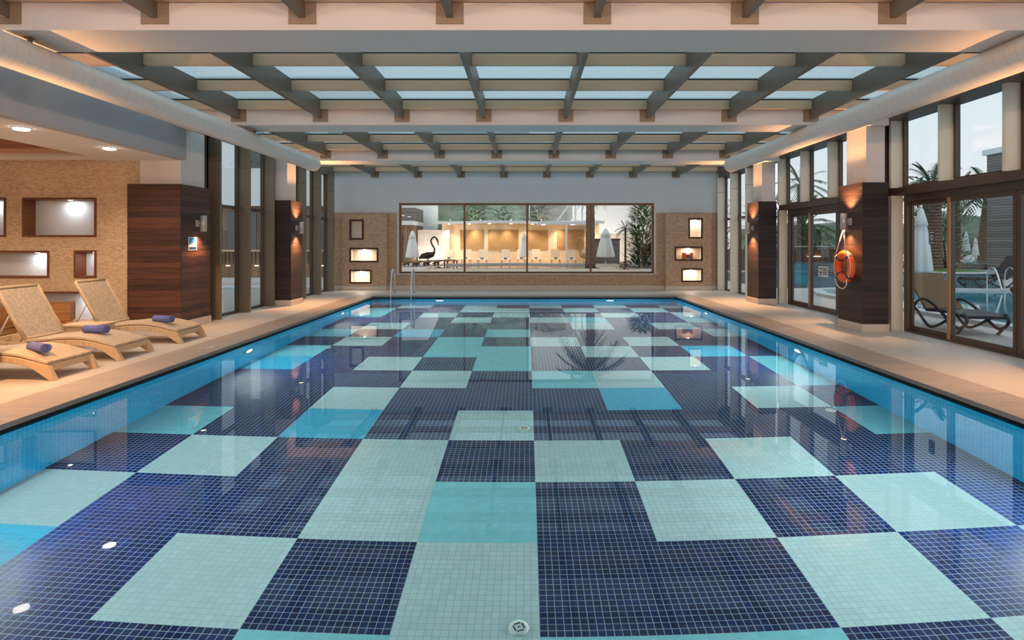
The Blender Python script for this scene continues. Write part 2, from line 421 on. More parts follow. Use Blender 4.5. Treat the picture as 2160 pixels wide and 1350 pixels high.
ed.box(PX0, PX1, PY0-.005, PY0+.006, -.045, -.004); ed.box(PX0, PX1, PY1-.006, PY1+.005, -.045, -.004)
ed.build('edge', M['coping_edge'], copo)
gp = MB()
for (a, b_, c, d) in ((PX0-.09, PX0-.05, PY0-.09, PY1+.09), (PX1+.05, PX1+.09, PY0-.09, PY1+.09), (PX0-.09, PX1+.09, PY0-.09, PY0-.05), (PX0-.09, PX1+.09, PY1+.05, PY1+.09)):
    gp.box(a, b_, c, d, -.10, -.036)
struct(gp.build('trim_2', M['gap']), 'black overflow gap under the coping')
pw = MB()
pw.box(PX0-.3, PX0, PY0-.3, PY1+.3, PZ-.1, WZ-.004); pw.box(PX1, PX1+.3, PY0-.3, PY1+.3, PZ-.1, WZ-.004)
pw.box(PX0, PX1, PY0-.3, PY0, PZ-.1, WZ-.004); pw.box(PX0, PX1, PY1, PY1+.3, PZ-.1, WZ-.004)
struct(pw.build('pool_wall', M['tileW']), 'cyan mosaic side walls of the pool')
PAT = {  # row: columns -5 .. 4
 -3: 'DLDDLDDLDD', -2: 'LDDLDDLDDL',
 -1: 'LDDTLTTDLD', 0: 'BDLDLDDLDL', 1: 'LDDLTDLDLD', 2: 'DLDLDLDLDD', 3: 'TDBDLDDDDT', 4: 'DDLDDDBDLD',
 5: 'DDDLDTLDDT', 6: 'BDLDTDDLDT', 7: 'TDDTTDLDBD', 8: 'DLDTDLDLDD', 9: 'TDBDTDDDDL', 10: 'DLDDDDLDLD',
 11: 'DDDLDLTDDL', 12: 'TDLDLDDLDL', 13: 'TDDLLDLDLD', 14: 'DLDLDLDLDL'}
pf = MB(); names = ['tileD', 'tileL', 'tileT', 'tileB']; idx = {'D': 0, 'L': 1, 'T': 2, 'B': 3}
for r_, row in PAT.items():
    for c_, ch in enumerate(row):
        j = c_-5
        x0, x1 = max(PX0-OX, j*S), min(PX1-OX, (j+1)*S)
        y0, y1 = max(PY0-OY, r_*S), min(PY1-OY, (r_+1)*S)
        if x1 <= x0 or y1 <= y0: continue
        pf.quad((x0, y0, 0), (x1, y0, 0), (x1, y1, 0), (x0, y1, 0), idx[ch])
struct(pf.build('pool_floor', [M[n] for n in names], loc=(OX, OY, PZ), up=True), 'checkered navy and aqua mosaic pool bottom')
wt = MB(); nx, ny = 1, 1
wt.quad((PX0-.055, PY0-.055, WZ), (PX1+.055, PY0-.055, WZ), (PX1+.055, PY1+.055, WZ), (PX0-.055, PY1+.055, WZ))
struct(wt.build('water', M['water'], up=True), 'still clear water of the indoor pool')

# pool fittings
def inlet(x, y, r, lab, big):
    o = thing('pool_floor_drain', lab, 'drain', (x, y, PZ))
    MB().lathe([(r, 0), (r, .006), (r*.75, .012), (0.001, .014)], 24).build('flange', M['drain'], o)
    b = MB()
    for q in range(4):
        a = q*PI/2+.4; c, s_ = math.cos(a), math.sin(a); st = len(b.v)
        b.box(-r*.34, r*.34, r*.42, r*.54, .0125, .0155)
        b.rot(Matrix.Rotation(a, 4, 'Z'), st)
    b.cyl((0, 0, .0125), (0, 0, .0165), r*.09, 10)
    b.build('slot', M['black'], o)
inlet(-.045, 3.64, .062, 'white round drain on the pale tiles at the near bottom of the pool', 1)
inlet(-.02, 6.62, .06, 'white round drain in the middle of a pale aqua square of the pool floor', 0)
inlet(3.62, 7.05, .06, 'small round drain under the reflected life ring near the right pool wall', 0)
inlet(3.55, 10.6, .06, 'small round drain on dark tiles beside the right wall of the pool', 0)
inlet(-3.55, 10.6, .06, 'small round drain on dark tiles beside the left wall of the pool', 0)
def plate(x, y, lab):
    o = thing('depth_marker', lab, 'marker', (x, y, 0))
    MB().box(-.08, .08, -.08, .08, .0, .003).build('plate', M['plate'], o)
    MB().box(-.055, -.02, -.04, .04, .003, .004).box(0.0, .05, -.006, .006, .003, .004).box(.02, .034, -.04, .04, .003, .004).build('mark', M['sign_navy'], o)
plate(-4.62, 8.60, 'depth marker plate in the left coping near the wicker loungers')
plate(4.60, 10.5, 'depth marker plate in the right coping level with the life ring')
plate(4.60, 14.4, 'depth marker plate in the right coping by the far wood column')
def pool_light(loc, d, lab, p=1.0):
    ax = {'+x': (0, R(90), 0), '-x': (0, R(-90), 0), '-y': (R(90), 0, 0), '+y': (R(-90), 0, 0)}[d]
    o = thing('pool_light', lab, 'light', loc); o.rotation_euler = ax
    MB().lathe([(.15, 0), (.15, .012), (.12, .02), (.115, .012), (.11, .0)], 24).build('rim', M['chrome'], o)
    MB().lathe([(.11, .004), (.10, .012), (.001, .02)], 24).build('lens', M['lamp_pool'], o)
    lamp('pool_lamp', 'AREA', (0, 0, .04), 74*p, (.80, .95, 1.0), .2, (R(180), 0, 0), parent=o, mis=False)
for y, w in ((4.6, 'nearest the camera'), (9.35, 'under the middle lounger'), (14.1, 'towards the far end')):
    pool_light((PX0, y, -.62), '+x', 'lit underwater light in the left pool wall ' + w)
for y, w in ((4.6, 'nearest the camera'), (9.35, 'beside the life ring column'), (14.1, 'towards the far end')):
    pool_light((PX1, y, -.62), '-x', 'lit underwater light in the right pool wall ' + w)
pool_light((-2.48, PY1, -.52), '-y', 'lit underwater light in the far pool wall beside the ladder', .7)
pool_light((2.40, PY1, -.52), '-y', 'lit underwater light in the far pool wall right of centre', .7)

# ladder
ld = thing('pool_ladder', 'stainless steel pool ladder with two bent handrails at the far pool edge', 'ladder', (-3.55, 17.0, 0))
for x in (-.30, .275):
    pts = [(x, .36, 0), (x, .36, .50), (x, .33, .66), (x, .25, .745), (x, .14, .76), (x, .05, .72), (x, -.02, .6), (x, -.10, .3), (x, -.14, 0.0), (x, -.14, -1.1)]
    pts2 = []
    for i in range(len(pts)-1):
        a, b_ = Vector(pts[i]), Vector(pts[i+1])
        for q in range(3): pts2.append(a.lerp(b_, q/3))
    pts2.append(Vector(pts[-1]))
    rl = MB().tube(pts2, .021, 12).build('handrail', M['chrome'], ld)
    MB().lathe([(.05, 0), (.05, .01), (.025, .02)], 16, (x, .36, 0)).build('flange', M['chrome'], rl)
for z in (-.35, -.62, -.89):
    MB().box(-.30, .275, -.18, -.10, z-.012, z+.012).build('step', M['chrome'], ld)

# ------------------------------------------------------------------ columns
def column(name, cx0, cx1, cy0, cy1, clx0, clx1, cly0, cly1, lab, mats, basemat=True):
    o = empty(name, ((clx0+clx1)/2, (cly0+cly1)/2, 0)); struct(o, lab)
    ox, oy = o.location[0], o.location[1]
    box(cx0-ox, cx1-ox, cy0-oy, cy1-oy, 2.5, 3.56).build('shaft', M['plaster'], o)
    box(clx0-ox, clx1-ox, cly0-oy, cly1-oy, .135, 2.545).build('wood_cladding', [mats], o, bevel=.004)
    box(clx0-ox-.015, clx1-ox+.015, cly0-oy-.015, cly1-oy+.015, 0, .135).build('stone_base', M['base_stone'], o, bevel=.005)
    return o
column('column', 5.83, 6.15, 10.18, 10.80, 5.71, 6.15, 10.08, 10.86, 'dark wood clad column holding the life ring', M['wood_dark'])
column('column', 5.87, 6.20, 14.78, 15.35, 5.75, 6.20, 14.70, 15.44, 'dark wood clad column on the right near the far end', M['wood_dark'])
column('column', -6.30, -5.80, 14.40, 14.95, -6.12, -5.67, 14.30, 15.02, 'dark wood clad column on the left between the window bays', M['wood_dark'])
column('column', -6.82, -6.10, 10.48, 11.25, -6.96, -6.03, 10.35, 11.33, 'broad wood clad column beside the stone niche wall', M['wood_red'])

# ------------------------------------------------------------------ sconces
def sconce(x, y, z, side, lab, up=True, p=1.0):
    # side = +1: lamp sticks out to +x, -1: to -x
    o = thing('wall_sconce', lab, 'wall lamp', (x, y, z))
    box(0, .02*side, -.045, .045, -.06, .06).build('back_plate', M['lamp_metal'], o, bevel=.004)
    box(.02*side, .075*side, -.025, .025, -.035, .035).build('arm', M['lamp_metal'], o, bevel=.004)
    cx = .125*side
    b = MB(); r = .058; h = .145
    b.lathe([(r-.012, -h+.015), (r-.006, -h), (r, -h), (r, h), (r-.006, h), (r-.012, h-.015)], 24, (cx, 0, 0))
    b.build('shade', M['lamp_metal'], o)
    for s_ in ((1, -1) if up else (-1,)):
        bl = MB().lathe([(r-.011, 0), (r-.011, .003)], 20, (cx, 0, s_*(h-.010)+(.0 if s_ > 0 else -.003))).build('bulb', M['lamp_warm'], o)
        lamp('sconce_lamp', 'SPOT', (cx, 0, s_*(h+.012)), 150*p, (1, .50, .20), .03, (0 if s_ < 0 else R(180), 0, 0), R(120), .8, parent=o, mis=False)
    return o
sconce(5.71, 10.44, 1.89, -1, 'grey up and down wall light above the orange life ring')
sconce(5.75, 15.05, 1.89, -1, 'grey cylinder wall light on the far right wood column')
sconce(-5.67, 14.62, 1.89, 1, 'grey cylinder wall light on the narrow left wood column')
sconce(-6.03, 10.86, 1.87, 1, 'grey cylinder wall light above the blue sign', up=False, p=.3)

for sx_, nm in ((1, 'right'), (-1, 'left')):  # wall lights on unseen repeat columns, added for warm glow on beams
    for y in (5.6, 1.2):
        column('column', *sorted((sx_*5.83, sx_*6.15)), y+.10, y+.72, *sorted((sx_*5.71, sx_*6.15)), y, y+.78, 'wood clad column on the %s outside the picture' % nm, M['wood_dark'])
        o = sconce(sx_*5.71, y+.38, 1.89, -sx_, 'unseen grey wall light added on a column on the %s' % nm, p=.7); o['group'] = 'added wall lights outside the picture on the ' + nm
# blue sign on the broad left column
sg = thing('wall_sign', 'small blue and white safety sign on the broad left wood column', 'sign', (-6.03, 10.72, 1.50))
box(0, .008, -.13, .13, -.12, .12).build('board', M['sign_white'], sg)
MB().box(.008, .010, -.115, .115, -.02, .108).build('picture', M['sign_blue'], sg)
MB().box(.008, .010, -.115, .115, -.108, -.055).build('text_band', M['sign_navy'], sg)
MB().prism([(-.10, -.018), (.10, -.018), (.095, .05), (.05, .03), (.03, .005), (-.04, .0)], 'x', .010, .012).build('figure', M['sign_sand'], sg)

# ------------------------------------------------------------------ life ring
lr = thing('life_ring', 'orange life ring with navy bands hung by a white rope on the right column', 'life ring', (5.592, 10.42, 1.10))
def torus(Rm, r, a0, a1, n, seg, s_=1.0):
    b = MB(); vs = []; fs = []
    full = abs(a1-a0-2*PI) < 1e-6; m = n if full else n+1
    for i in range(m):
        a = a0+(a1-a0)*i/n
        for q in range(seg):
            p = q*2*PI/seg; rr = Rm+r*math.cos(p)
            vs.append((r*.85*math.sin(p), rr*math.cos(a), rr*math.sin(a)))
    for i in range(n):
        i2 = (i+1) % m
        for q in range(seg): fs.append((i*seg+q, i*seg+(q+1) % seg, i2*seg+(q+1) % seg, i2*seg+q))
    return b.add(vs, fs, 0, True)
torus(.215, .072, 0, 2*PI, 48, 18).build('ring', M['orange'], lr)
for q in range(4):
    a = R(45+90*q); torus(.215, .0745, a-.09, a+.09, 4, 18).build('band', M['navy_band'], lr)
rp_ = MB()
for sgn in (-1, 1):
    rp_.tube([(-.03, sgn*.02, .63), (-.05, sgn*.09, .42), (-.066, sgn*.17, .23)], .009, 8)
rp_.tube([(.05, 0, .62), (-.03, .0, .635)], .009, 8)
for a0, a1 in ((48, -42), (132, 222)):
    rp_.tube([(-.049, .270*math.cos(R(a0+(a1-a0)*q/20)), .270*math.sin(R(a0+(a1-a0)*q/20))) for q in range(21)], .007, 8)
rp_.tube([(-.07, -.19, -.215), (-.07, -.185, -.30), (-.07, -.14, -.355), (-.07, -.06, -.385), (-.07, .04, -.375), (-.07, .12, -.335), (-.07, .165, -.28), (-.07, .19, -.215)], .009, 8)
rp_.build('rope', M['rope'], lr)
box(.0, .11, -.012, .012, .60, .64).build('hook', M['chrome'], lr)

# ------------------------------------------------------------------ beams, walls, ceilings
BZ = 3.52
for nm, y0, y1, lab in (('ceiling_beam', 1.15, 1.80, 'white crossbeam overhead closest to the pool near end'), ('ceiling_beam', 5.60, 6.25, 'white crossbeam at the top of the picture'), ('ceiling_beam', 10.10, 10.73, 'white crossbeam between the two wood columns with the life ring'), ('ceiling_beam', 14.48, 15.17, 'white crossbeam at the ends of the ducts')):
    struct(box(-6.30, 6.18, y0, y1, BZ, 3.98).build(nm, M['plaster'], bevel=.006), lab)
# left: fascia over the recess, soffit, coffer
struct(box(-6.15, -6.0, -4.2, 10.48, 2.98, 4.05).build('wall_left', M['paint_mid']), 'grey fascia above the niche recess')
struct(MB().box(-7.38, -6.15, -4.2, 10.48, 2.98, 3.02).box(-11, -7.38, 9.98, 10.5, 2.98, 3.02).build('ceiling', M['plaster_warm']), 'warm white soffit with downlights')
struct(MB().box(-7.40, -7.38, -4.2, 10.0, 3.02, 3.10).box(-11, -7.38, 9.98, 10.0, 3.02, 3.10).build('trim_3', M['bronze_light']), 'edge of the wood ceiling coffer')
struct(box(-11.0, -7.36, -4.2, 10.02, 3.10, 3.14).build('ceiling_coffer', M['wood_ceiling']), 'wood panel in the ceiling coffer')
# room behind the camera
struct(box(-11.0, 6.75, -4.35, -4.2, 0, 4.0).build('wall_rear', M['plaster_warm']))
struct(box(-11.15, -11.0, -4.35, 10.7, 0, 4.0).build('wall_side', M['plaster_warm']))
struct(box(-6.0, 6.75, -4.35, 1.15, 3.52, 3.60).build('ceiling_lobby', M['plaster_warm']))

# ---- niche helper: an opening in a wall panel
def wall_with_holes(x0, x1, z0, z1, y0, y1, holes):
    xs = sorted({x0, x1, *[h[0] for h in holes], *[h[1] for h in holes]})
    zs = sorted({z0, z1, *[h[2] for h in holes], *[h[3] for h in holes]})
    b = MB()
    for i in range(len(xs)-1):
        for j in range(len(zs)-1):
            cx_, cz_ = (xs[i]+xs[i+1])/2, (zs[j]+zs[j+1])/2
            if any(h[0] < cx_ < h[1] and h[2] < cz_ < h[3] for h in holes): continue
            b.box(xs[i], xs[i+1], y0, y1, zs[j], zs[j+1])
    return b
def niche(x0, x1, z0, z1, y, depth, lab, frame, back, power, color, lx=None, fw=.035, lamp_on=True, cat='niche'):
    w, h = x1-x0, z1-z0
    o = thing('wall_niche', lab, cat, ((x0+x1)/2, y, z0))
    a = w/2
    fr = MB()
    t_ = fw
    fr.box(-a, a, -.015, .03, 0, t_); fr.box(-a, a, -.015, .03, h-t_, h); fr.box(-a, -a+t_, -.015, .03, t_, h-t_); fr.box(a-t_, a, -.015, .03, t_, h-t_)
    fr.build('frame', M[frame], o)
    ln = MB(); q = .012
    ln.box(-a+t_-q, -a+t_, .03, depth, t_-q, h-t_+q); ln.box(a-t_, a-t_+q, .03, depth, t_-q, h-t_+q)
    ln.box(-a+t_, a-t_, .03, depth, t_-q, t_); ln.box(-a+t_, a-t_, .03, depth, h-t_, h-t_+q)
    ln.build('lining', M[frame] if back == 'niche_grey' else M[back], o)
    box(-a+t_-q, a-t_+q, depth, depth+.02, t_-q, h-t_+q).build('back_panel', M[back], o)
    if lamp_on:
        cx_ = (lx if lx is not None else 0)
        MB().lathe([(.032, h-t_-.006), (.036, h-t_-.001)], 16, (cx_, depth*.5, 0)).build('spotlight', M['lamp_on'], o)
        lamp('niche_lamp', 'AREA', (cx_, depth*.5, h-t_-.012), power*(.36 if back == 'niche_grey' else .75), color, .12, (0, 0, 0), parent=o, mis=False)
    return o
NL = 10.5
COOL = (.86, .94, 1.0)
hl = [(-9.75, -9.20, 1.62, 2.315), (-8.91, -7.60, 1.62, 2.315), (-9.95, -8.435, .895, 1.377), (-7.995, -7.60, .895, 1.385), (-9.7, -7.62, .06, .655)]
struct(wall_with_holes(-11.0, -6.70, 0, 2.98, NL, NL+.10, hl).build('wall_niche_side', M['stone_left']), 'beige split stone wall with niches behind the loungers')
struct(box(-11.0, -6.90, NL+.30, NL+.40, 0, 3.1).build('wall_backing', M['plaster']))
D = .24
niche(-9.75, -9.20, 1.62, 2.315, NL, D, 'upper wall niche cut by the left picture edge', 'wood_frame', 'niche_grey', 3.0, COOL)
niche(-8.91, -7.60, 1.62, 2.315, NL, D, 'large wide wood framed niche high on the beige stone wall', 'wood_frame', 'niche_grey', 5.0, COOL, .10)
niche(-9.95, -8.435, .895, 1.377, NL, D, 'long low wood framed niche at the left edge below the large one', 'wood_frame', 'niche_grey', 4.5, COOL, .45)
niche(-7.995, -7.60, .895, 1.385, NL, D, 'small square wood framed niche below the large one', 'wood_frame', 'niche_grey', 2.6, COOL, .09)
niche(-9.7, -7.62, .06, .655, NL, D, 'bottom wood framed niche behind the crates and loungers', 'wood_frame', 'niche_grey', 6.0, COOL, .85)

# ---- back wall
YB = 19.2; YP = 18.95
WX0, WX1, WZ0, WZ1 = -4.18, 4.20, .53, 2.81
struct(wall_with_holes(-6.35, 6.35, 2.44, 4.0, YB, YB+.22, [(WX0, WX1, 2.0, WZ1)]).build('wall_back', M['paint_grey']), 'pale wall above the stone at the far end')
stb = wall_with_holes(-6.35, 6.35, .13, 2.44, YB-.02, YB+.22, [(WX0, WX1, WZ0, 2.5), (-5.95, -4.5, .13, 2.44), (4.5, 5.95, .13, 2.44)])
struct(stb.build('wall_back_stone', M['stone_back']), 'brown split stone around the picture window')
holesL = [(-5.645, -5.185, 1.617, 2.272), (-5.645, -4.722, .905, 1.366), (-5.645, -4.934, .224, .668)]
struct(wall_with_holes(-5.91, -4.46, .13, 2.44, YP, YP+.08, holesL).box(-5.91, -5.85, YP+.08, YB+.2, .13, 2.44).box(-4.52, -4.46, YP+.08, YB+.2, .13, 2.44).build('wall_pier_left', M['stone_back']), 'stone pier with three niches left of the picture window')
holesR = [(5.178, 5.632, 1.66, 2.31), (4.738, 5.632, .95, 1.404), (4.95, 5.632, .27, .71)]
struct(wall_with_holes(4.46, 5.91, .13, 2.46, YP, YP+.08, holesR).box(4.46, 4.52, YP+.08, YB+.2, .13, 2.46).box(5.85, 5.91, YP+.08, YB+.2, .13, 2.46).build('wall_pier_right', M['stone_back']), 'stone pier with three niches right of the picture window')
bs = MB(); bs.box(-6.35, -5.91, YB-.04, YB+.1, 0, .14); bs.box(-4.46, 4.46, YB-.04, YB+.1, 0, .14); bs.box(5.91, 6.35, YB-.04, YB+.1, 0, .14)
bs.box(-5.92, -4.45, YP-.02, YB-.04, 0, .14); bs.box(4.45, 5.92, YP-.02, YB-.04, 0, .14)
struct(bs.build('baseboard_back', M['base_stone']), 'beige stone baseboard along the far wall')
struct(MB().box(-5.9, -4.48, YB+.12, YB+.2, .13, 2.44).box(4.48, 5.9, YB+.12, YB+.2, .13, 2.44).build('wall_pier_backing', M['plaster']))
WN = (1, .80, .60)
niche(*holesL[0], YP, .15, 'unlit upright niche at the top of the left far stone pier', 'wood_frame_dark', 'niche_cream', 0, WN, fw=.06, lamp_on=False)
niche(*holesL[1], YP, .15, 'lit wide niche in the middle of the left far stone pier', 'wood_frame_dark', 'niche_cream', 5.0, WN, fw=.05)
niche(*holesL[2], YP, .15, 'lit small niche at the bottom of the left far stone pier', 'wood_frame_dark', 'niche_cream', 4.5, WN, fw=.05)
niche(*holesR[0], YP, .15, 'lit upright niche at the top of the right far stone pier', 'wood_frame_dark', 'niche_cream', 3.5, WN, fw=.05)
niche(*holesR[1], YP, .15, 'lit wide niche holding an orange box in the right far stone pier', 'wood_frame_dark', 'niche_cream', 3.5, (1, .66, .42), fw=.05)
niche(*holesR[2], YP, .15, 'lit small niche at the bottom of the right far stone pier', 'wood_frame_dark', 'niche_cream', 4.5, WN, fw=.05)
rb = thing('display_box', 'orange box with grey panel standing in the right far stone niche', 'box', (5.17, YP+.06, .95+.05))
box(-.17, -.055, -.04, .05, 0, .205).build('side_block', M['radio'], rb, bevel=.004)
box(.075, .165, -.04, .05, 0, .205).build('side_block', M['radio'], rb, bevel=.004)
box(-.055, .075, -.03, .05, .015, .16).build('body', M['radio'], rb)
box(-.045, .10, -.045, -.03, .03, .125).build('panel', M['sign_grey'], rb)

# picture window
def glazing(parent, x0, x1, y0, y1, z0, z1, mat='glass', nm='pane'):
    return box(x0, x1, y0, y1, z0, z1).build(nm, M[mat], parent)
w5 = struct(empty('window_1', (0, YB, WZ0)), 'wide four pane picture window in the far wall')
b = MB(); F = .055
b.box(WX0+.06, WX1-.06, .04, .12, 0, .06); b.box(WX0+.06, WX1-.06, .04, .12, WZ1-WZ0-.07, WZ1-WZ0)
b.box(WX0+.06, WX0+.13, .04, .12, .06, 2.2); b.box(WX1-.13, WX1-.06, .04, .12, .06, 2.2)
b.build('window_frame', M['frame_brown'], w5)
for x in (-2.0, .03, 2.09): box(x-.03, x+.03, .04, .12, .06, 2.22).build('mullion', M['frame_brown'], w5)
xs = [WX0+.13, -2.03, -1.97, .0, .06, 2.06, 2.12, WX1-.13]
for i in range(4): glazing(w5, xs[2*i], xs[2*i+1], .075, .083, .06, 2.215, 'glass_back')
box(WX0-.05, WX1+.05, -.05, .22, -.035, 0).build('window_sill', M['plaster'], w5)
jb = MB(); jb.box(WX0, WX0+.06, 0, .2, 0, 2.28); jb.box(WX1-.06, WX1, 0, .2, 0, 2.28); jb.build('reveal', M['plaster'], w5)

# ------------------------------------------------------------------ skylights
RX = [-.72+1.39*k_ for k_ in range(-4, 6)]
def skylight(n, y0, y1, dz, lab, lastwall=False):
    o = struct(empty('window_%d' % n, (0, y0, 3.6)), lab)
    L = y1-y0
    zb, zt = .03+dz, .34+dz
    for x in RX:
        rf = box(x-.03, x+.03, 0, L, zb, zt).build('rafter', M['bronze'], o)
        if abs(x) < 6.1: MB().box(x-.13, x+.13, L-.014, L-.001, -.025+dz, .20+dz).build('end_plate', M['bronze_mid'], rf)
    ys = [.05, .05+(L-.15)/3, .05+2*(L-.15)/3, L-.10]
    for y in ys:
        b = MB()
        for i in range(len(RX)-1):
            b.box(RX[i]+.03, RX[i+1]-.03, y, y+.07, .175+dz, .318+dz)
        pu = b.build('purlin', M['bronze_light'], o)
        b = MB()
        for i in range(len(RX)-1): b.box(RX[i]+.03, RX[i+1]-.03, y+.01, y+.06, .318+dz, .345+dz)
        b.build('gasket', M['black'], pu)
    for j in range(3):
        for i in range(len(RX)-1):
            glazing(o, RX[i]+.005, RX[i+1]-.005, ys[j]+.02, ys[j+1]+.05, .345+dz, .355+dz, 'glass_roof')
    return o
skylight(2, 1.80, 5.60, 0, 'glazed roof bay above the near end of the pool')
skylight(3, 6.25, 10.10, 0, 'glazed roof bay over the middle of the pool')
skylight(4, 10.73, 14.48, 0, 'glazed roof bay over the far half of the pool')
skylight(5, 15.17, YB, .05, 'glazed roof bay next to the far wall')
# side headers under the roof edge
struct(box(-6.42, -6.22, 10.7, YB+.2, 3.66, 4.0).build('trim_4', M['bronze']))
struct(box(6.16, 6.62, 1.0, YB+.2, 3.62, 4.0).build('trim_5', M['frame_dark']))

# ------------------------------------------------------------------ ducts
def duct(x, z, r, y0, y1, lab, ends):
    o = thing('air_duct', lab, 'duct', (x, y0, z))
    L = y1-y0
    pts = [(0, L*i/24, 0) for i in range(25)]
    MB().tube(pts, r, 36, cap=False).build('tube', M['duct'], o)
    MB().tube([(0, L-.02, 0), (0, L+.015, 0)], [r*1.015, r*1.005], 36).build('end_cap', M['white_metal'], o)
    for yy in ends:
        b = MB(); b.box(-.012, .012, yy-y0-.02, yy-y0+.02, r-.01, BZ-z)
        b.box(-.035, .035, yy-y0-.03, yy-y0+.03, BZ-z-.012, BZ-z)
        b.build('hanger', M['bronze'], o)
    for yy in (y0+L*.18, y0+L*.48, y0+L*.78):
        MB().tube([(0, yy-y0-.012, 0), (0, yy-y0+.012, 0)], r*1.012, 36).build('seam_ring', M['white_metal'], o)
duct(-4.85, 3.31, .155, -3.0, 13.55, 'round white spiral duct under the ceiling beams on the left', (5.8, 10.6, 1.5))
duct(4.85, 3.36, .165, -3.0, 14.05, 'round white spiral duct under the ceiling beams on the right', (5.9, 10.5, 1.5))

# ------------------------------------------------------------------ side glazing
def side_window(n, sx_, ys, xin, xout, z0, z1, fin, lab, transom=None, joint=None, y_end=None):
    """fins stand across the wall at every y in ys; panes between them in the outer plane"""
    o = struct(empty('window_%d' % n, (sx_*xout, ys[0], 0)), lab)
    ox, oy = o.location[0], o.location[1]
    for y in ys:
        b = MB()
        b.box(sx_*xin-ox, sx_*xout-ox, y-oy, y-oy+.06, z0, z1)
        f = b.build('post', M[fin], o, bevel=.004)
        if joint:
            box(sx_*(xin-.003)-ox, sx_*xout-ox, y-oy-.002, y-oy+.062, joint-.005, joint+.005).build('joint', M['frame_dark'], f)
        MB().box(sx_*(xout-.02)-ox, sx_*(xout+.05)-ox, y-oy-.05, y-oy, z0, z1).box(sx_*(xout-.02)-ox, sx_*(xout+.05)-ox, y-oy+.06, y-oy+.12, z0, z1).build('mullion', M['frame_dark'], o)
    yy = list(ys)+([y_end] if y_end else [])
    for a, c in zip(yy[:-1], yy[1:]):
        a2, c2 = a+.12-oy, c-.05-oy
        glazing(o, sx_*(xout+.02)-ox, sx_*(xout+.028)-ox, a2, c2, z0+.05, z1)
        fr = MB().box(sx_*(xout-.02)-ox, sx_*(xout+.05)-ox, a2, c2, z0, z0+.05)
        fr.build('bottom_rail', M['frame_dark'], o)
        if transom:
            box(sx_*(xout-.06)-ox, sx_*(xout+.05)-ox, a2, c2, transom-.035, transom+.035).build('transom', M['frame_dark'], o)
    return o
side_window(6, -1, [11.72, 12.97, 14.22], -(-6.04), 6.30, 0, 3.70, 'fin_shaded', 'tall glazed bay behind the left wood columns', 2.27, 3.15)
side_window(7, -1, [15.05, 16.25, 17.45, 18.63], 6.04, 6.30, 0, 3.75, 'fin_shaded', 'tall glazed bay at the far left corner', 2.27, 3.15, y_end=19.2)
struct(box(-6.40, -6.28, 11.30, 11.72, 0, 3.7).build('wall_left_infill', M['frame_dark']))
side_window(8, 1, [15.42, 16.62, 17.85, 19.06], 6.15, 6.40, 0, 3.75, 'fin_lit', 'tall glazed bay at the far right corner', 2.27, 3.15)
UZ0 = 2.46
side_window(9, 1, [11.10, 12.36, 13.60, 14.82], 6.30, 6.52, UZ0, 3.72, 'fin_lit', 'high windows above the farther sliding door')
side_window(10, 1, [5.35, 6.58, 7.80, 9.03, 10.25], 6.30, 6.52, UZ0, 3.72, 'fin_lit', 'high windows above the nearer sliding door')
for nm, y0, y1 in (('trim_6', 10.84, 14.95), ('trim_7', 1.0, 10.40)):
    struct(box(6.36, 6.62, y0, y1, 2.33, 2.46).build(nm, M['frame_dark'], bevel=.004), 'dark transom beam above a sliding door')

def sliding_door(n, y0, y1, leaves, lab, posts):
    o = struct(empty('door_%d' % n, (6.55, y0, 0)), lab)
    L = y1-y0
    b = MB(); b.box(-.06, .06, 0, .08, 0, 2.33); b.box(-.06, .06, L-.08, L, 0, 2.33); b.box(-.06, .06, .08, L-.08, 2.22, 2.33); b.box(-.06, .06, .08, L-.08, 0, .03)
    b.build('door_frame', M['frame_dark'], o)
    for i, (a, c, off, hand) in enumerate(leaves):
        lf = MB(); st = .055
        lf.box(off-.02, off+.02, a-y0, a-y0+st, .03, 2.22); lf.box(off-.02, off+.02, c-y0-st, c-y0, .03, 2.22)
        lf.box(off-.02, off+.02, a-y0+st, c-y0-st, .03, .11); lf.box(off-.02, off+.02, a-y0+st, c-y0-st, 2.15, 2.22)
        l = lf.build('door_leaf', M['frame_dark'], o)
        box(off-.004, off+.004, a-y0+st, c-y0-st, .11, 2.15).build('pane', M['glass'], l)
        if hand == 'stile':
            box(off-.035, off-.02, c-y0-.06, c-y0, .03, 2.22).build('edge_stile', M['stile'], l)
        if hand == 'handle':
            b = MB().box(off-.035, off-.02, a-y0+.012, a-y0+.044, .90, 1.12); b.build('handle', M['black'], l)
    for y in posts:
        box(-.25, -.05, y-y0, y-y0+.12, 0, 2.33).build('post', M['fin_lit'], o, bevel=.004)
    return o
sliding_door(1, 6.70, 10.20, [(9.12, 10.14, .025, None), (7.88, 9.16, -.025, 'stile'), (6.78, 7.86, -.025, 'handle')], 'nearer glass sliding door on the right', (10.24,))
sliding_door(2, 12.30, 14.74, [(13.62, 14.68, .025, None), (12.42, 13.66, -.025, 'stile')], 'farther glass sliding door on the right', (14.78,))
struct(MB().box(6.14, 6.60, 10.42, 10.70, 0, 3.9).build('wall_right_infill', M['frame_dark']))
struct(MB().box(6.50, 6.60, 10.86, 12.30, 0, 2.33).build('wall_right_panel', M['frame_dark']))
struct(MB().box(6.50, 6.60, 1.0, 6.70, 0, 2.33).build('wall_right_near', M['plaster']))
struct(MB().box(6.55, 6.75, -4.3, 1.2, 0, 3.6).build('wall_right_lobby', M['plaster_warm']))
struct(MB().box(-6.30, -6.2, 15.0, 15.05, 0, 3.7).build('wall_left_jamb', M['frame_dark']))
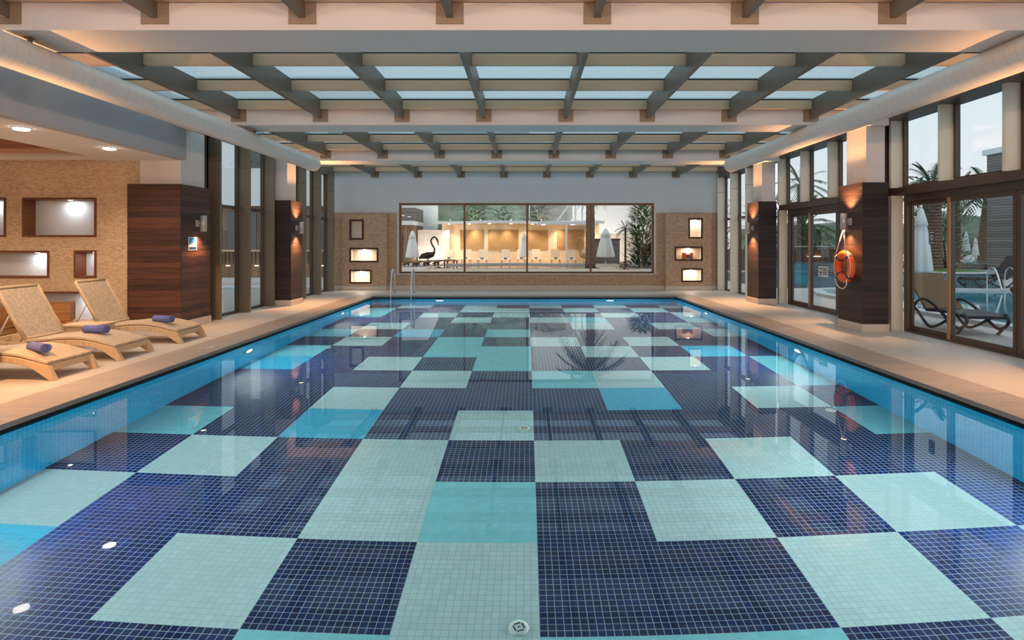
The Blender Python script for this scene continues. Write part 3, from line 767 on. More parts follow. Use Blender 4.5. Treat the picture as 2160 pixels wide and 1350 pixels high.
# stickers on the door glass
st = thing('glass_sticker', 'grey no smoking sticker on the nearer sliding door', 'sticker', (6.545, 9.58, 1.60))
box(0, .002, -.07, .07, -.11, .11).build('sheet', M['sign_grey'], st)
b = MB()
for q in range(20):
    a0, a1 = q*2*PI/20, (q+1)*2*PI/20
    b.add([(-.002, .045*math.cos(a0), .045*math.sin(a0)), (-.002, .045*math.cos(a1), .045*math.sin(a1)), (-.002, .034*math.cos(a1), .034*math.sin(a1)), (-.002, .034*math.cos(a0), .034*math.sin(a0))], [(0, 1, 2, 3)])
b.box(-.003, -.001, -.05, .05, .075, .09); b.box(-.003, -.001, -.05, .05, -.09, -.075)
b.box(-.003, -.001, -.006, .006, -.035, .035)
b.build('symbol', M['sign_white'], st)
st = thing('notice', 'white notice with lines of print on the farther sliding door', 'notice', (6.50, 13.0, .885))
box(0, .004, -.20, .20, -.115, .115).build('sheet', M['sign_white'], st)
b = MB(); 
for i in range(4): b.box(-.003, 0, -.17, .02, .06-.04*i, .078-.04*i)
b.box(-.003, 0, .06, .16, -.03, .0); b.box(-.003, 0, .08, .14, -.08, -.045); b.box(-.003, 0, .05, .16, .05, .08)
b.build('print', M['black'], st)

# ------------------------------------------------------------------ downlights and lamps
def downlight(x, y, z, lab, p=1.0, group=None, mat='lamp_on', col=WARM):
    o = thing('ceiling_downlight', lab, 'ceiling light', (x, y, z), group=group)
    MB().lathe([(.105, 0), (.105, -.008), (.088, -.010), (.086, -.002)], 24).build('trim_ring', M['white_metal'], o)
    MB().lathe([(.086, -.004), (.084, -.028), (.06, -.034), (.001, -.036)], 24).build('lens', M[mat], o)
    lamp('down_lamp', 'SPOT', (0, 0, -.045), 98*p, col, .06, (0, 0, 0), R(140), .7, parent=o, mis=False)
downlight(-6.43, 7.56, 2.98, 'bright recessed downlight in the soffit left of the duct, the larger of two')
downlight(-6.42, 9.14, 2.98, 'bright recessed downlight in the soffit near the broad wood column')
for y in (5.98, 4.4, 2.8): downlight(-6.43, y, 2.98, 'recessed downlight in the left soffit beyond the picture edge', 1.0, 'soffit downlights out of view')
for x, y in ((-8.4, 8.3), (-9.9, 8.3)): downlight(x, y, 3.10, 'recessed downlight in the wood coffer over the niche wall', .9, 'coffer downlights')
for x, y in ((-8.4, 5.5), (-9.9, 5.5)): downlight(x, y, 3.10, 'recessed downlight in the wood coffer out of view', .9, 'coffer downlights out of view')
tr_ = thing('fill_light_track', 'unseen black ceiling track added for the fill spotlights', 'light track', (0, -.6, 3.52))  # unseen track and spotlights added as warm fill from behind the camera
box(-5.4, 5.4, -.02, .02, -.04, 0).build('rail', M['black'], tr_)
for x in (-5, -3, -1, 1, 3, 5):
    o = thing('fill_spotlight', 'unseen fill spotlight added on the lobby ceiling track', 'spotlight', (x, -.6, 3.48), group='added lobby fill spotlights')
    MB().cyl((0, 0, 0), (0, 0, -.40), .012, 8).build('stem', M['black'], o)
    MB().tube([(0, -.12, -.44), (0, .06, -.44)], [.05, .055], 18).build('shade', M['black'], o)
    MB().tube([(0, .06, -.44), (0, .064, -.44)], .045, 18).build('lens', M['lamp_warm'], o)
    lamp('fill_lamp', 'SPOT', (0, .09, -.44), 140, (1, .64, .46), .045, (R(90), 0, 0), R(150), .6, parent=o, mis=False)
#@@FURN
# ------------------------------------------------------------------ loungers, towels, table, crates
def smooth(pts, n=6):
    out = []
    P = [pts[0]]+list(pts)+[pts[-1]]
    for i in range(1, len(P)-2):
        p0, p1, p2, p3 = [Vector(q) for q in P[i-1:i+3]]
        for k_ in range(n):
            t_ = k_/n
            out.append(tuple(.5*((2*p1)+(-p0+p2)*t_+(2*p0-5*p1+4*p2-p3)*t_*t_+(-p0+3*p1-3*p2+p3)*t_**3)))
    out.append(tuple(pts[-1])); return out
SEAT = smooth([(0, .205), (-.15, .245), (-.32, .288), (-.50, .31), (-.68, .31), (-.86, .292), (-1.02, .275), (-1.16, .27)])
def make_lounger():
    o = thing('sun_lounger', '', 'sun lounger')
    W = .335
    MB().sheet(SEAT, -W, W, .030).build('seat', M['wicker'], o, bevel=.006)
    BK = [(-1.17, .285), (-1.545, .935)]
    MB().sheet(smooth([BK[0], (-1.30, .50), (-1.42, .715), BK[1]], 3), -W+.005, W-.005, .030).build('backrest', M['wicker'], o, bevel=.006)
    b = MB()
    for s_ in (-1, 1):
        b.tube([(-1.165, s_*(W-.015), .275), (-1.30, s_*(W-.015), .495), (-1.42, s_*(W-.015), .71), (-1.545, s_*(W-.015), .93)], .021, 8)
    b.tube([(-1.545, -W+.01, .93), (-1.545, W-.01, .93)], .021, 8); b.tube([(-1.17, -W+.01, .28), (-1.17, W-.01, .28)], .02, 8)
    b.build('backrest_rim', M['wicker_rail'], o)
    low = smooth([(0, .170), (-.15, .208), (-.32, .248), (-.50, .270), (-.68, .270), (-.86, .252), (-1.05, .235), (-1.30, .235), (-1.60, .262), (-1.80, .262), (-1.92, .24)])
    for s_ in (-1, 1):
        a, c = sorted((s_*(W+.005), s_*(W-.045)))
        MB().sheet(low, a, c, .075).build('side_rail', M['wicker_rail'], o, bevel=.006)
    MB().prism([(-W+.045, .172), (W-.045, .172), (W-.045, .085), (W-.10, .098), (-W+.10, .098), (-W+.045, .085)], 'x', -.035, .0).build('front_apron', M['wicker_rail'], o, bevel=.005)
    MB().box(-1.92, -1.88, -W+.045, W-.045, .17, .235).build('rear_apron', M['wicker_rail'], o, bevel=.005)
    MB().box(-1.22, -1.18, -W+.045, W-.045, .18, .235).build('cross_bar', M['wicker_rail'], o, bevel=.005)
    for s_ in (-1, 1):
        a, c = sorted((s_*(W+.009), s_*(W-.049)))
        MB().prism([(.002, .17), (-.24, .215), (-.235, .15), (-.16, .125), (.02, 0), (.09, 0)], 'y', a, c).build('leg', M['wicker_rail'], o, bevel=.006)
        MB().prism([(-1.93, .24), (-1.70, .25), (-1.74, .17), (-1.88, 0), (-1.96, 0)], 'y', a, c).build('leg', M['wicker_rail'], o, bevel=.006)
        y = s_*(W-.08)
        MB().tube([(-1.40, y, .625), (-1.60, y, .255)], .011, 8).build('support_strut', M['white_metal'], o)
    return o
def towel(x, y, z, rz, lab):
    o = thing('rolled_towel', lab, 'towel', (x, y, z), rz)
    b = MB(); pts = []
    n = 60; turns = 3.1
    for i in range(n+1):
        a = i/n*turns*2*PI; r = .012+.042*i/n
        pts.append((r*math.cos(a)*1.05, max(-.050, r*math.sin(a))))
    th = .011
    vs = []; fs = []
    L = .16
    for i, (u, v) in enumerate(pts):
        p0 = Vector(pts[max(i-1, 0)]); p1 = Vector(pts[min(i+1, len(pts)-1)]); t_ = (p1-p0).normalized(); nn = Vector((-t_.y, t_.x))*th*.5
        for e_ in (-1, 1):
            sk = e_*L*(1+.015*math.sin(i*.9))
            vs += [(sk, u+nn.x, v+nn.y), (sk, u-nn.x, v-nn.y)]
    for i in range(len(pts)-1):
        a = i*4; c = a+4
        fs += [(a, a+2, c+2, c), (a+1, c+1, c+3, a+3), (a, c, c+1, a+1), (a+2, a+3, c+3, c+2)]
    fs += [(0, 1, 3, 2)]; k_ = (len(pts)-1)*4; fs += [(k_, k_+2, k_+3, k_+1)]
    b.add(vs, fs, 0, True); b.build('roll', M['towel'], o)
    MB().tube([(-L*.97, 0, 0), (L*.97, 0, 0)], .016, 8).build('core', M['towel'], o)
    return o
def seat_z(xl):
    for i in range(len(SEAT)-1):
        if SEAT[i][0] >= xl >= SEAT[i+1][0]:
            t_ = (xl-SEAT[i][0])/(SEAT[i+1][0]-SEAT[i][0]); return SEAT[i][1]*(1-t_)+SEAT[i+1][1]*t_
    return .3
lg = make_lounger()
spots = [(-5.26, 6.86, 'woven wicker sun lounger cut by the left picture edge, nearest the camera'),
         (-5.27, 7.95, 'woven wicker sun lounger in the middle of the three, before the upper crate'),
         (-5.25, 9.26, 'woven wicker sun lounger farthest from the camera, beside the broad wood column')]
LG = []
for i, (x, y, lab) in enumerate(spots):
    o = lg if i == 0 else copy_tree(lg)
    o.location = (x, y, 0); tag(o, lab, 'sun lounger', 'wicker sun loungers beside the pool'); LG.append(o)
for (x, y, lx, dy, rz, lab) in ((-5.26, 6.86, -.27, -.13, R(-28), 'rolled blue towel on the nearest lounger'),
                               (-5.27, 7.95, -.48, -.02, R(-8), 'rolled blue towel on the middle lounger'),
                               (-5.25, 9.26, -.34, -.12, R(-14), 'rolled blue towel on the farthest lounger')):
    towel(x+lx, y+dy, seat_z(lx)+.058, rz, lab)['group'] = 'rolled towels on the loungers'
tb = thing('side_table', 'low square wicker side table between the middle and farthest loungers', 'side table', (-6.36, 8.62, 0))
MB().box(-.27, .27, -.20, .20, .315, .35).build('table_top', M['wicker_rail'], tb, bevel=.008)
MB().box(-.255, .255, -.185, .185, .245, .315).build('apron', M['wicker_rail'], tb, bevel=.006)
for sx_ in (-1, 1):
    for sy_ in (-1, 1):
        MB().prism([(sx_*.255, .26), (sx_*.18, .26), (sx_*.215, 0), (sx_*.255, 0)], 'y', *sorted((sy_*.185, sy_*.13))).build('leg', M['wicker_rail'], tb)
def crate(x, y, z, w, d, h, rz, lab, rows=3):
    o = thing('wooden_crate', lab, 'crate', (x, y, z), rz, 'wooden crates by the niche wall')
    hh = h/rows
    for nm, bx in (('front_side', (-w/2, w/2, -d/2, -d/2+.015)), ('back_side', (-w/2, w/2, d/2-.015, d/2)), ('end_side', (-w/2, -w/2+.015, -d/2+.015, d/2-.015)), ('end_side', (w/2-.015, w/2, -d/2+.015, d/2-.015))):
        b = MB()
        for r_ in range(rows): b.box(*bx, r_*hh+.006, (r_+1)*hh-.005)
        b.build(nm, M['crate'], o)
    b = MB().box(-w/2+.015, w/2-.015, -d/2+.015, d/2-.015, .007, .02); b.build('floor_board', M['crate'], o)
    for sx_ in (-1, 1):
        for sy_ in (-1, 1):
            cx_, cy_ = sx_*(w/2), sy_*(d/2)
            MB().box(*sorted((cx_+sx_*.012, cx_-sx_*.045)), *sorted((cy_+sy_*.012, cy_)), .0, h).build('corner_post', M['crate'], o)
    if z < .01: MB().box(-w/2-.012, w/2+.012, -d/2-.012, d/2+.012, h, h+.018).build('lid', M['crate'], o)
    return o
crate(-7.66, 9.78, 0, .95, .50, .20, R(10), 'low lidded wooden crate on the floor under the upper crate', 2)
crate(-7.86, 9.78, .218, .60, .42, .31, R(28), 'slatted wooden crate standing on the lidded crate beside the middle lounger')
crate(-8.38, 8.9, 0, .95, .55, .22, R(12), 'low lidded wooden crate on the floor at the left picture edge', 2)
crate(-8.35, 8.9, .238, .80, .50, .30, R(12), 'slatted wooden crate at the left picture edge, topmost of its pair')

# ------------------------------------------------------------------ outdoors
def ground(nm, x0, x1, y0, y1, mat, lab, z=-.14):
    return struct(box(x0, x1, y0, y1, z-.1, z).build(nm, M[mat]), lab)
ground('ground', 6.75, 70, -30, 90, 'ground', 'pale paving outside the right glazing', -.02)
ground('ground', -70, -6.42, 10.75, 90, 'ground', 'pale paving outside the left glazing', -.02)
ground('ground', -6.42, 6.75, 19.5, 90, 'ground_tan', 'pale paving behind the picture window', -.02)

def leaf_strip(b, p, d, L, w, droop, mi=0, seg=4):
    # a folded leaflet: narrow strip that tapers and bends down
    d = Vector(d).normalized(); sd = d.cross(Vector((0, 0, 1)))
    sd = sd.normalized() if sd.length > .01 else Vector((1, 0, 0))
    pts = []
    for i in range(seg+1):
        t_ = i/seg; c = Vector(p)+d*L*t_+Vector((0, 0, -droop*t_*t_)); ww = w*(1-t_)**.7*(.4+.6*min(1, t_*4))+.001
        pts += [c+sd*ww, c-sd*ww]
    b.add(pts, [(2*i, 2*i+1, 2*i+3, 2*i+2) for i in range(seg)], mi)
def frond(b, p, az, el, L, droop, n=16, lw=.022, ll=.45):
    d = Vector((math.cos(az)*math.cos(el), math.sin(az)*math.cos(el), math.sin(el)))
    sd = Vector((-math.sin(az), math.cos(az), 0)); spine = []
    for i in range(9):
        t_ = i/8; spine.append(Vector(p)+d*L*t_+Vector((0, 0, -droop*t_*t_)))
    b.tube(spine, [.018*(1-.85*i/8) for i in range(9)], 5)
    for i in range(n):
        t_ = .18+.8*i/(n-1); c = Vector(p)+d*L*t_+Vector((0, 0, -droop*t_*t_)); tg = (d+Vector((0, 0, -2*droop*t_/L))).normalized()
        l = ll*(1-.6*abs(t_-.45)*1.3)
        for s_ in (-1, 1):
            leaf_strip(b, c, sd*s_+tg*.9+Vector((0, 0, .15)), l, lw, l*.35, 0, 3)
def palm(x, y, z, h, r, lab, crown=1.5, nf=20, mat='leaf', lean=(0, 0), skirt=False, cat='palm tree', group=None):
    o = thing('palm_tree', lab, cat, (x, y, z), group=group)
    pts = []; rs = []
    for i in range(29):
        t_ = i/28; pts.append((lean[0]*t_*t_, lean[1]*t_*t_, h*t_)); rs.append(r*(1.18-.25*t_+.09*(i % 2)+(.12 if t_ < .05 else 0)))
    MB().tube(pts, rs, 14).build('trunk', M['trunk'], o)
    b = MB(); top = Vector((lean[0], lean[1], h-.05))
    for i in range(nf):
        az = i*2.399+random.uniform(-.2, .2); t_ = i/nf
        frond(b, top, az, R(75-95*t_), crown*random.uniform(.85, 1.1), crown*(.25+.45*t_), 14, .020*crown, .34*crown)
    b.build('fronds', M[mat], o)
    if skirt:
        b = MB()
        for i in range(70):
            az = random.uniform(0, 2*PI); p = Vector((lean[0]+r*1.1*math.cos(az), lean[1]+r*1.1*math.sin(az), h-.1-random.uniform(0, .34)*h))
            leaf_strip(b, p, (math.cos(az)*.8, math.sin(az)*.8, -.15), crown*.5, .035, crown*.30, 0, 3)
        b.build('dry_skirt', M['leaf_dark'], o)
    return o
def shrub(x, y, z, w, h, lab, mat='leaf_dark', n=260, L=.22, lw=.03, cat='shrub', spiky=False, nm='shrub', d=None):
    o = thing(nm, lab, cat, (x, y, z)); b = MB(); d = d or w
    for i in range(n):
        a = random.uniform(0, 2*PI); rr = random.random()**.5; zz = random.random()
        p = Vector((w/2*rr*math.cos(a)*(1-.45*zz), d/2*rr*math.sin(a)*(1-.45*zz), h*zz*.93))
        dr = Vector((math.cos(a), math.sin(a), random.uniform(.1, 1.2 if spiky else .8)))
        leaf_strip(b, p, dr, L*random.uniform(.6, 1.2), lw, L*.3, 0, 2 if not spiky else 2)
    b.build('foliage', M[mat], o)
    s_ = MB()
    for i in range(5):
        a = i*1.3; s_.tube([(0, 0, 0), (w*.15*math.cos(a), d*.15*math.sin(a), h*.5), (w*.25*math.cos(a+.3), d*.25*math.sin(a+.3), h*.85)], [.03, .02, .008], 6)
    s_.build('stem', M['trunk'], o); return o
def parasol_closed(x, y, z, h, r, lab, group=None, base=.30, gap=.55, cat='parasol'):
    o = thing('parasol', lab, cat, (x, y, z), group=group)
    MB().lathe([(base, 0), (base, .05), (base*.4, .08), (.035, .12), (.035, .3)], 20).build('base', M['white_stone'], o)
    MB().cyl((0, 0, .1), (0, 0, h+.03), .024, 10).build('pole', M['pole'], o)
    H = h-gap
    prof = [(r*.95, gap), (r*1.0, gap+.05*H), (r*.82, gap+.35*H), (r*.62, gap+.62*H), (r*.5, gap+.72*H), (r*.62, gap+.735*H), (r*.42, gap+.86*H), (r*.22, gap+.97*H), (.02, h)]
    MB().lathe(prof, 32, wob=lambda q, i: 1+.16*math.cos(q*PI/2*1.0+i*.25)*(1-i/9)+.05*math.cos(q*PI*.75)).build('canopy', M['canvas'], o)
    return o
def wave_lounger(x, y, z, rz, lab, back=0.75, mat='rattan', group=None, bmat=None):
    o = thing('pool_lounger', lab, 'sun lounger', (x, y, z), rz, group)
    W = .32
    MB().sheet(smooth([(0, .33), (.3, .36), (.7, .36), (1.15, .33)]), -W, W, .05).build('seat', M[mat], o)
    a = back
    MB().sheet(smooth([(1.13, .34), (1.45, .34+a*.45), (1.78, .34+a)]), -W, W, .05).build('backrest', M[bmat or mat], o)
    for s_ in (-1, 1):
        y0 = s_*W
        b = MB()
        b.tube([(p[0], y0, p[1]) for p in smooth([(.02, .36), (-.05, .27), (.02, .16), (.2, .10), (.45, .2), (.7, .34), (.95, .45), (1.2, .50), (1.42, .44), (1.55, .32), (1.6, .12), (1.62, .0)], 5)], .026, 8)
        b.build('arm_frame', M[mat], o)
        b = MB(); b.tube([(p[0], y0, p[1]) for p in smooth([(.05, .34), (.30, .30), (.5, .20), (.75, .08), (1.0, .02), (1.2, .10), (1.45, .28), (1.7, .32)], 5)], .024, 8)
        b.tube([(p[0], y0, p[1]) for p in smooth([(.1, .10), (.16, .05), (.22, .0)], 3)], .024, 8)
        b.build('leg', M[mat], o)
    return o

# right terrace: outdoor pool, planter, palms, loungers
opw = struct(MB().prism([(8.75, 4), (8.75, 17.2), (9.4, 18.9), (11.0, 19.4), (15.6, 18.6), (17.5, 15), (17.5, 4)], 'z', -.02, -.004).build('water', M['pool_out']), 'blue outdoor pool outside the right glazing')
cp = MB()
def curb(b, poly, w, z0, z1):
    n = len(poly)
    for i in range(n-1):
        a, c = Vector((*poly[i], 0)), Vector((*poly[i+1], 0)); t_ = (c-a).normalized(); nn = Vector((-t_.y, t_.x, 0))*w
        p = [a, c, c+nn, a+nn]
        b.add([(v.x, v.y, z0) for v in p]+[(v.x, v.y, z1) for v in p], [(0, 3, 2, 1), (4, 5, 6, 7), (0, 1, 5, 4), (1, 2, 6, 5), (2, 3, 7, 6), (3, 0, 4, 7)])
curb(cp, [(8.75, 4), (8.75, 17.2), (9.4, 18.9), (11.0, 19.4), (15.6, 18.6), (17.5, 15), (17.5, 4)], .3, -.02, .06)
struct(cp.build('kerb', M['white_stone']), 'pale kerb of the outdoor pool')
pl = thing('planter', 'round raised planter faced with blue mosaic tiles outside the nearer door', 'planter', (14.9, 21.2, -.02))
MB().lathe([(1.55, 0), (1.55, .50)], 48).build('tiled_wall', M['planter_tile'], pl)
MB().lathe([(1.62, .50), (1.62, .56), (1.30, .56), (1.30, .52)], 48).build('rim', M['white_stone'], pl)
MB().lathe([(1.30, .505), (.8, .60), (.01, .64)], 32).build('soil', M['leaf_lime'], pl)
palm(14.5, 21.2, .5, 3.1, .27, 'thick palm trunk rising from the blue tiled planter', 1.5, 26, 'leaf')
shrub(15.5, 21.9, .5, 1.9, 2.2, 'bushy green plant beside the palm trunk in the planter', 'leaf_lime', 420, .45, .05)
parasol_closed(10.05, 15.1, -.02, 2.42, .24, 'tall closed white parasol just outside the nearer door', gap=.78)
wave_lounger(7.55, 9.75, -.02, R(84), 'dark pool lounger with tan back right outside the nearer door', .62, bmat='brown_mat')
wave_lounger(7.75, 7.45, -.02, R(86), 'dark rattan pool lounger outside the nearer door, closest to the camera', .5)
wave_lounger(14.4, 19.35, .04, R(8), 'dark rattan pool lounger on the far side of the outdoor pool', .7)
hr = thing('pool_handrail', 'chrome bent handrails at the outdoor pool edge', 'handrail', (14.6, 18.55, .04))
hr.scale = (.75, .75, .75)
for dx in (0, .75):
    MB().tube(smooth([(dx, -.45, -.0), (dx, -.3, .45), (dx+.05, -.05, .85), (dx+.1, .22, .92), (dx+.12, .42, .80), (dx+.12, .5, .5), (dx+.12, .5, 0)], 4), .03, 8).build('rail', M['chrome'], hr)
# raised upper pool and far things
struct(MB().box(13.5, 40, 28.0, 28.3, -.02, .52).build('terrace_wall', M['slats']), 'low grey wall of the upper terrace')
struct(MB().box(13.5, 40, 28.3, 33.0, -.02, .49).build('upper_pool', M['pool_out']), 'upper outdoor pool beyond the low terrace wall')
bld = thing('building', 'dark grey slatted building beyond the outdoor pool on the right', 'building', (21.5, 25.2, 0))
MB().box(0, 4.5, 0, 2.5, -.02, 5.6).build('wall', M['slats'], bld)
MB().box(-.15, 4.6, -.15, 2.6, 5.6, 5.85).build('roof_edge', M['facade_white'], bld)
MB().box(-.25, 4.5, -.2, 0, 3.62, 3.78).build('ledge', M['facade_white'], bld)
palm(27.7, 36.0, 0, 4.6, .24, 'palm with a thick shaggy trunk seen through the nearer door', 2.6, 24, 'leaf', (.4, 0), group=None)
palm(27.3, 37.6, 0, 4.4, .17, 'palm with a slimmer trunk left of the shaggy one', 2.3, 20, 'leaf_dark')
parasol_closed(25.2, 34.0, .49, 1.68, .19, 'closed white parasol standing far off by the upper pool', base=.30, gap=.55)
parasol_closed(26.95, 35.6, -.02, 1.85, .17, 'smaller closed white parasol half behind the far one', base=.3, gap=.8)
parasol_closed(23.7, 33.8, -.02, 1.9, .24, 'closed white parasol far off beside the planter bush', base=.3, gap=.8)
for i, (x, y, w, h, mt, lab) in enumerate(((30.2, 43, 4, 4.6, 'leaf_lime', 'loose green tree far behind the planter'), (33.5, 46, 6, 2.4, 'leaf_dark', 'dark green bushes far behind the closed parasols'), (39, 47, 7, 3.2, 'leaf_dark', 'dark green bushes behind the slatted building'), (22.6, 34.0, 3.0, 5.6, 'leaf', 'grey green tree top seen in the high window'), )):
    shrub(x, y, 0, w, h, lab, mt, 700, .6, .08, 'tree', nm='leafy_tree')
# through the farther door: fence, palms, bushes
fc = thing('railing_fence', 'brown board fence with a metal rail behind the outdoor pool', 'fence', (8.2, 33.0, 0))
MB().box(0, 10.5, 0, .08, 0, 1.18).build('board_panel', M['fence_wood'], fc)
MB().box(0, 10.5, -.03, .05, 1.30, 1.35).build('top_rail', M['pole'], fc)
b = MB()
for i in range(9): MB().box(i*1.3, i*1.3+.06, -.05, .03, 0, 1.36).build('post', M['rattan'], fc)
struct(MB().box(8.2, 17.0, 20.2, 31.0, -.02, -.003).build('water', M['pool_out']), 'blue outdoor pool beyond the farther door')
palm(14.6, 37.0, 0, 2.2, .26, 'short palm with arching fronds seen through the farther door, left', 2.6, 22, 'leaf_autumn')
palm(17.8, 38.0, 0, 2.6, .26, 'short palm with arching fronds seen through the farther door, right', 2.6, 22, 'leaf')
shrub(17.2, 35.0, 0, 2.2, 2.6, 'round leafed green bush above the fence', 'leaf_lime', 400, .5, .12, nm='leafy_bush')
for i, (x, lab) in enumerate(((13.2, 'hedge of golden leaves left behind the fence'), (17.5, 'hedge of golden leaves right behind the fence'))):
    shrub(x, 41.0, 0, 5.5, 5.0, lab, 'leaf_autumn', 800, .6, .09, 'hedge', nm='tall_hedge', d=2)
palm(19.2, 41.5, 0, 5.6, .24, 'tall palm whose crown shows in the high windows above the farther door', 2.2, 20, 'leaf')
for i, (x, y, s_, lab) in enumerate(((14.6, 31.9, .5, 'white lit lantern box on the fence'), (17.2, 31.9, .6, 'white folded parasol top above the fence'))):
    if i: parasol_closed(x, y, 0, 2.1, .26, lab, gap=1.0)
rt = thing('rail_lights', 'strip of warm lights low along the fence', 'light strip', (9, 32.85, .78))
MB().box(6.6, 7.3, 0, .04, -.015, .015).box(8.1, 8.7, 0, .04, -.015, .015).build('strip', M['lamp_warm'], rt)
struct(MB().prism([(30, 0), (30, 3.5), (46, 4.6), (52, 3.6), (60, 5.5), (72, 4.2), (90, 7), (90, 0)], 'y', 82, 86).build('hills', M['hill']), 'hazy hills beyond the upper pool')
# left courtyard
cb = thing('courtyard_house', 'white and brown house seen through the left glazing', 'building', (-18, 24, 0))
MB().box(0, 11.3, 0, 6, 0, 3.0).build('lower_wall', M['facade_brown'], cb)
MB().box(0, 11.3, -.35, 6, 3.0, 4.5).build('balcony_front', M['facade_white'], cb)
MB().box(0, 11.3, .8, 6, 4.5, 8.5).build('upper_wall', M['facade_white'], cb)
for i in range(6): 
    f_ = MB().box(.5+i*1.85, 1.5+i*1.85, .74, .84, 4.4, 7.0).build('window', M['win_dark'], cb)
    f_ = MB().box(.4+i*1.85, 1.55+i*1.85, -.04, .05, 1.25, 2.75).build('window', M['win_dark'], cb)
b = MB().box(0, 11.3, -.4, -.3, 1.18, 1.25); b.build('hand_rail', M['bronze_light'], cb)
b = MB()
for i in range(75): b.box(i*.15, i*.15+.04, -.38, -.33, .68, 1.18)
b.build('balusters', M['fence_wood'], cb)
b = MB()
for i in range(30): b.box(i*.38, i*.38+.14, -.44, -.40, .60, .635)
b.build('light_strip', M['lamp_warm'], cb)
MB().box(0, 11.3, -.6, 0, -.02, .12).build('ledge', M['white_stone'], cb)
for i, x in enumerate((-11.2, -9.6, -8.3)):
    shrub(x, 23.75, 4.5, 1.3, .45, 'trailing red brown plants on the balcony edge, number %s from the column' % ('three', 'two', 'one')[i], 'leaf_autumn', 60, .25, .03, 'plant', nm='balcony_plant')
struct(MB().box(-14, -6.9, 11.5, 19.5, -.02, -.003).build('water', M['pool_out']), 'blue outdoor pool outside the left glazing')
struct(MB().box(-14, -6.6, 19.5, 20.2, -.02, .06).build('kerb', M['white_stone']), 'white kerb of the left outdoor pool')

# ------------------------------------------------------------------ courtyard behind the picture window
YW = 46.0
cw = thing('curved_pavilion', 'golden curved pavilion with wavy lit canopy behind the picture window', 'pavilion', (0, YW, 0))
def wavy(x): return .9*math.sin(x*.95+.6)
n = 60; vs1 = []; 
def ribbon(b, x0, x1, off, z0, z1, th, mi=0, n=60):
    xs_ = [x0+(x1-x0)*i/n for i in range(n+1)]
    vs_ = [(x, off+wavy(x), z) for x in xs_ for z in (z0, z1)]+[(x, off+wavy(x)+th, z) for x in xs_ for z in (z0, z1)]
    m_ = 2*(n+1); fs_ = []
    for i in range(n):
        a = 2*i
        fs_ += [(a, a+2, a+3, a+1), (m_+a, m_+a+1, m_+a+3, m_+a+2), (a+1, a+3, m_+a+3, m_+a+1), (a, m_+a, m_+a+2, a+2)]
    fs_ += [(0, 1, m_+1, m_), (2*n, m_+2*n, m_+2*n+1, 2*n+1)]
    b.add(vs_, fs_, mi)
b = MB(); ribbon(b, -6.6, 5.6, 0, 0, 3.1, .3); b.build('wall', M['facade_cream'], cw)
b = MB(); ribbon(b, -6.9, 5.9, -1.1, 3.02, 3.16, 2.2); b.build('canopy', M['facade_cream'], cw)
b = MB(); ribbon(b, -6.9, 5.9, -1.16, 3.0, 3.2, .06); b.build('canopy_edge', M['facade_white'], cw)
for x0, x1 in ((-5.2, -3.3), (-2.9, -.6), (.05, 1.7), (2.4, 4.4)):
    b = MB(); ribbon(b, x0, x1, -.06, 1.0, 2.55, .08, n=14); b.build('stone_panel', M['stone_gold'], cw)
for i in range(8):
    x = -6.0+i*1.62
    MB().lathe([(.10, 0), (.10, .03)], 12, (x, wavy(x)-.75, 2.97)).build('spotlight', M['lamp_on'], cw)
    lamp('pavilion_lamp', 'SPOT', (x, wavy(x)-.75, 2.93), 130, (1, .82, .64), .1, (R(-8), 0, 0), R(130), .7, parent=cw, mis=False)
def deck_chair(x, y, rz, lab):
    o = thing('deck_lounger', lab, 'sun lounger', (x, y, 0), rz, 'pale loungers along the golden curved wall')
    MB().sheet([(-1.2, .33), (-.3, .36), (0, .36)], -.33, .33, .05).build('seat', M['linen'], o)
    MB().sheet([(0, .36), (.3, 1.05)], -.33, .33, .05).build('backrest', M['linen'], o)
    for s_ in (-1, 1):
        MB().box(-1.1, -1.04, s_*.3-.03, s_*.3+.03, 0, .33).build('leg', M['wicker_rail'], o)
        MB().box(-.1, -.04, s_*.3-.03, s_*.3+.03, 0, .34).build('leg', M['wicker_rail'], o)
    MB().tube([(-.75, -.1, .41), (-.75, .12, .41)], .06, 8).build('headroll', M['towel'], o)
    return o
dk = None; xs_ = [-5.8, -4.5, -3.2, -1.5, -.35, .75, 2.2, 3.3, 4.5]
words_ = ['first', 'second', 'third', 'fourth', 'fifth', 'sixth', 'seventh', 'eighth', 'ninth']
for i, x in enumerate(xs_):
    lab = 'pale lounger before the golden curved wall, %s from the left' % words_[i]
    if dk is None: dk = o = deck_chair(x, 0, R(90), lab)
    else: o = copy_tree(dk); o['label'] = lab
    o.location = (x, YW+wavy(x)-1.5, 0)
b = MB(); xs2 = [-5.5+i*.25 for i in range(40)]
poly = [(-6, 36)]+[(x, 41.2+.8*math.sin(x*.8+2.4)) for x in xs2]+[(4.5, 36)]
struct(MB().prism(poly, 'z', -.02, .0).build('water', plain('dark_pool_water', srgb(70, 72, 76), .05, spec=.7)), 'dark curved pool before the golden pavilion')
b = MB()
curb(b, [(x, 41.2+.8*math.sin(x*.8+2.4)) for x in xs2], .35, -.02, .12)
struct(b.build('kerb', M['stone_pale']), 'pale kerb of the curved pool')
hl_ = struct(MB().prism([(-16, 0), (-16, 9.5), (-8.5, 11.5), (-3, 12.5), (.25, 12.3), (.25, 0)], 'y', 52, 56).build('hillside', M['hill']), 'dark overgrown slope above the pavilion')
struct(MB().prism([(.3, 0), (.3, 5.6), (1.6, 6.0), (3.4, 5.8), (3.4, 0)], 'y', 51.2, 52).build('rock_slope', M['rock']), 'grey rubble slope')
wb = thing('white_house', 'white house wall right of the golden pavilion', 'building', (5.2, 48.2, 0))
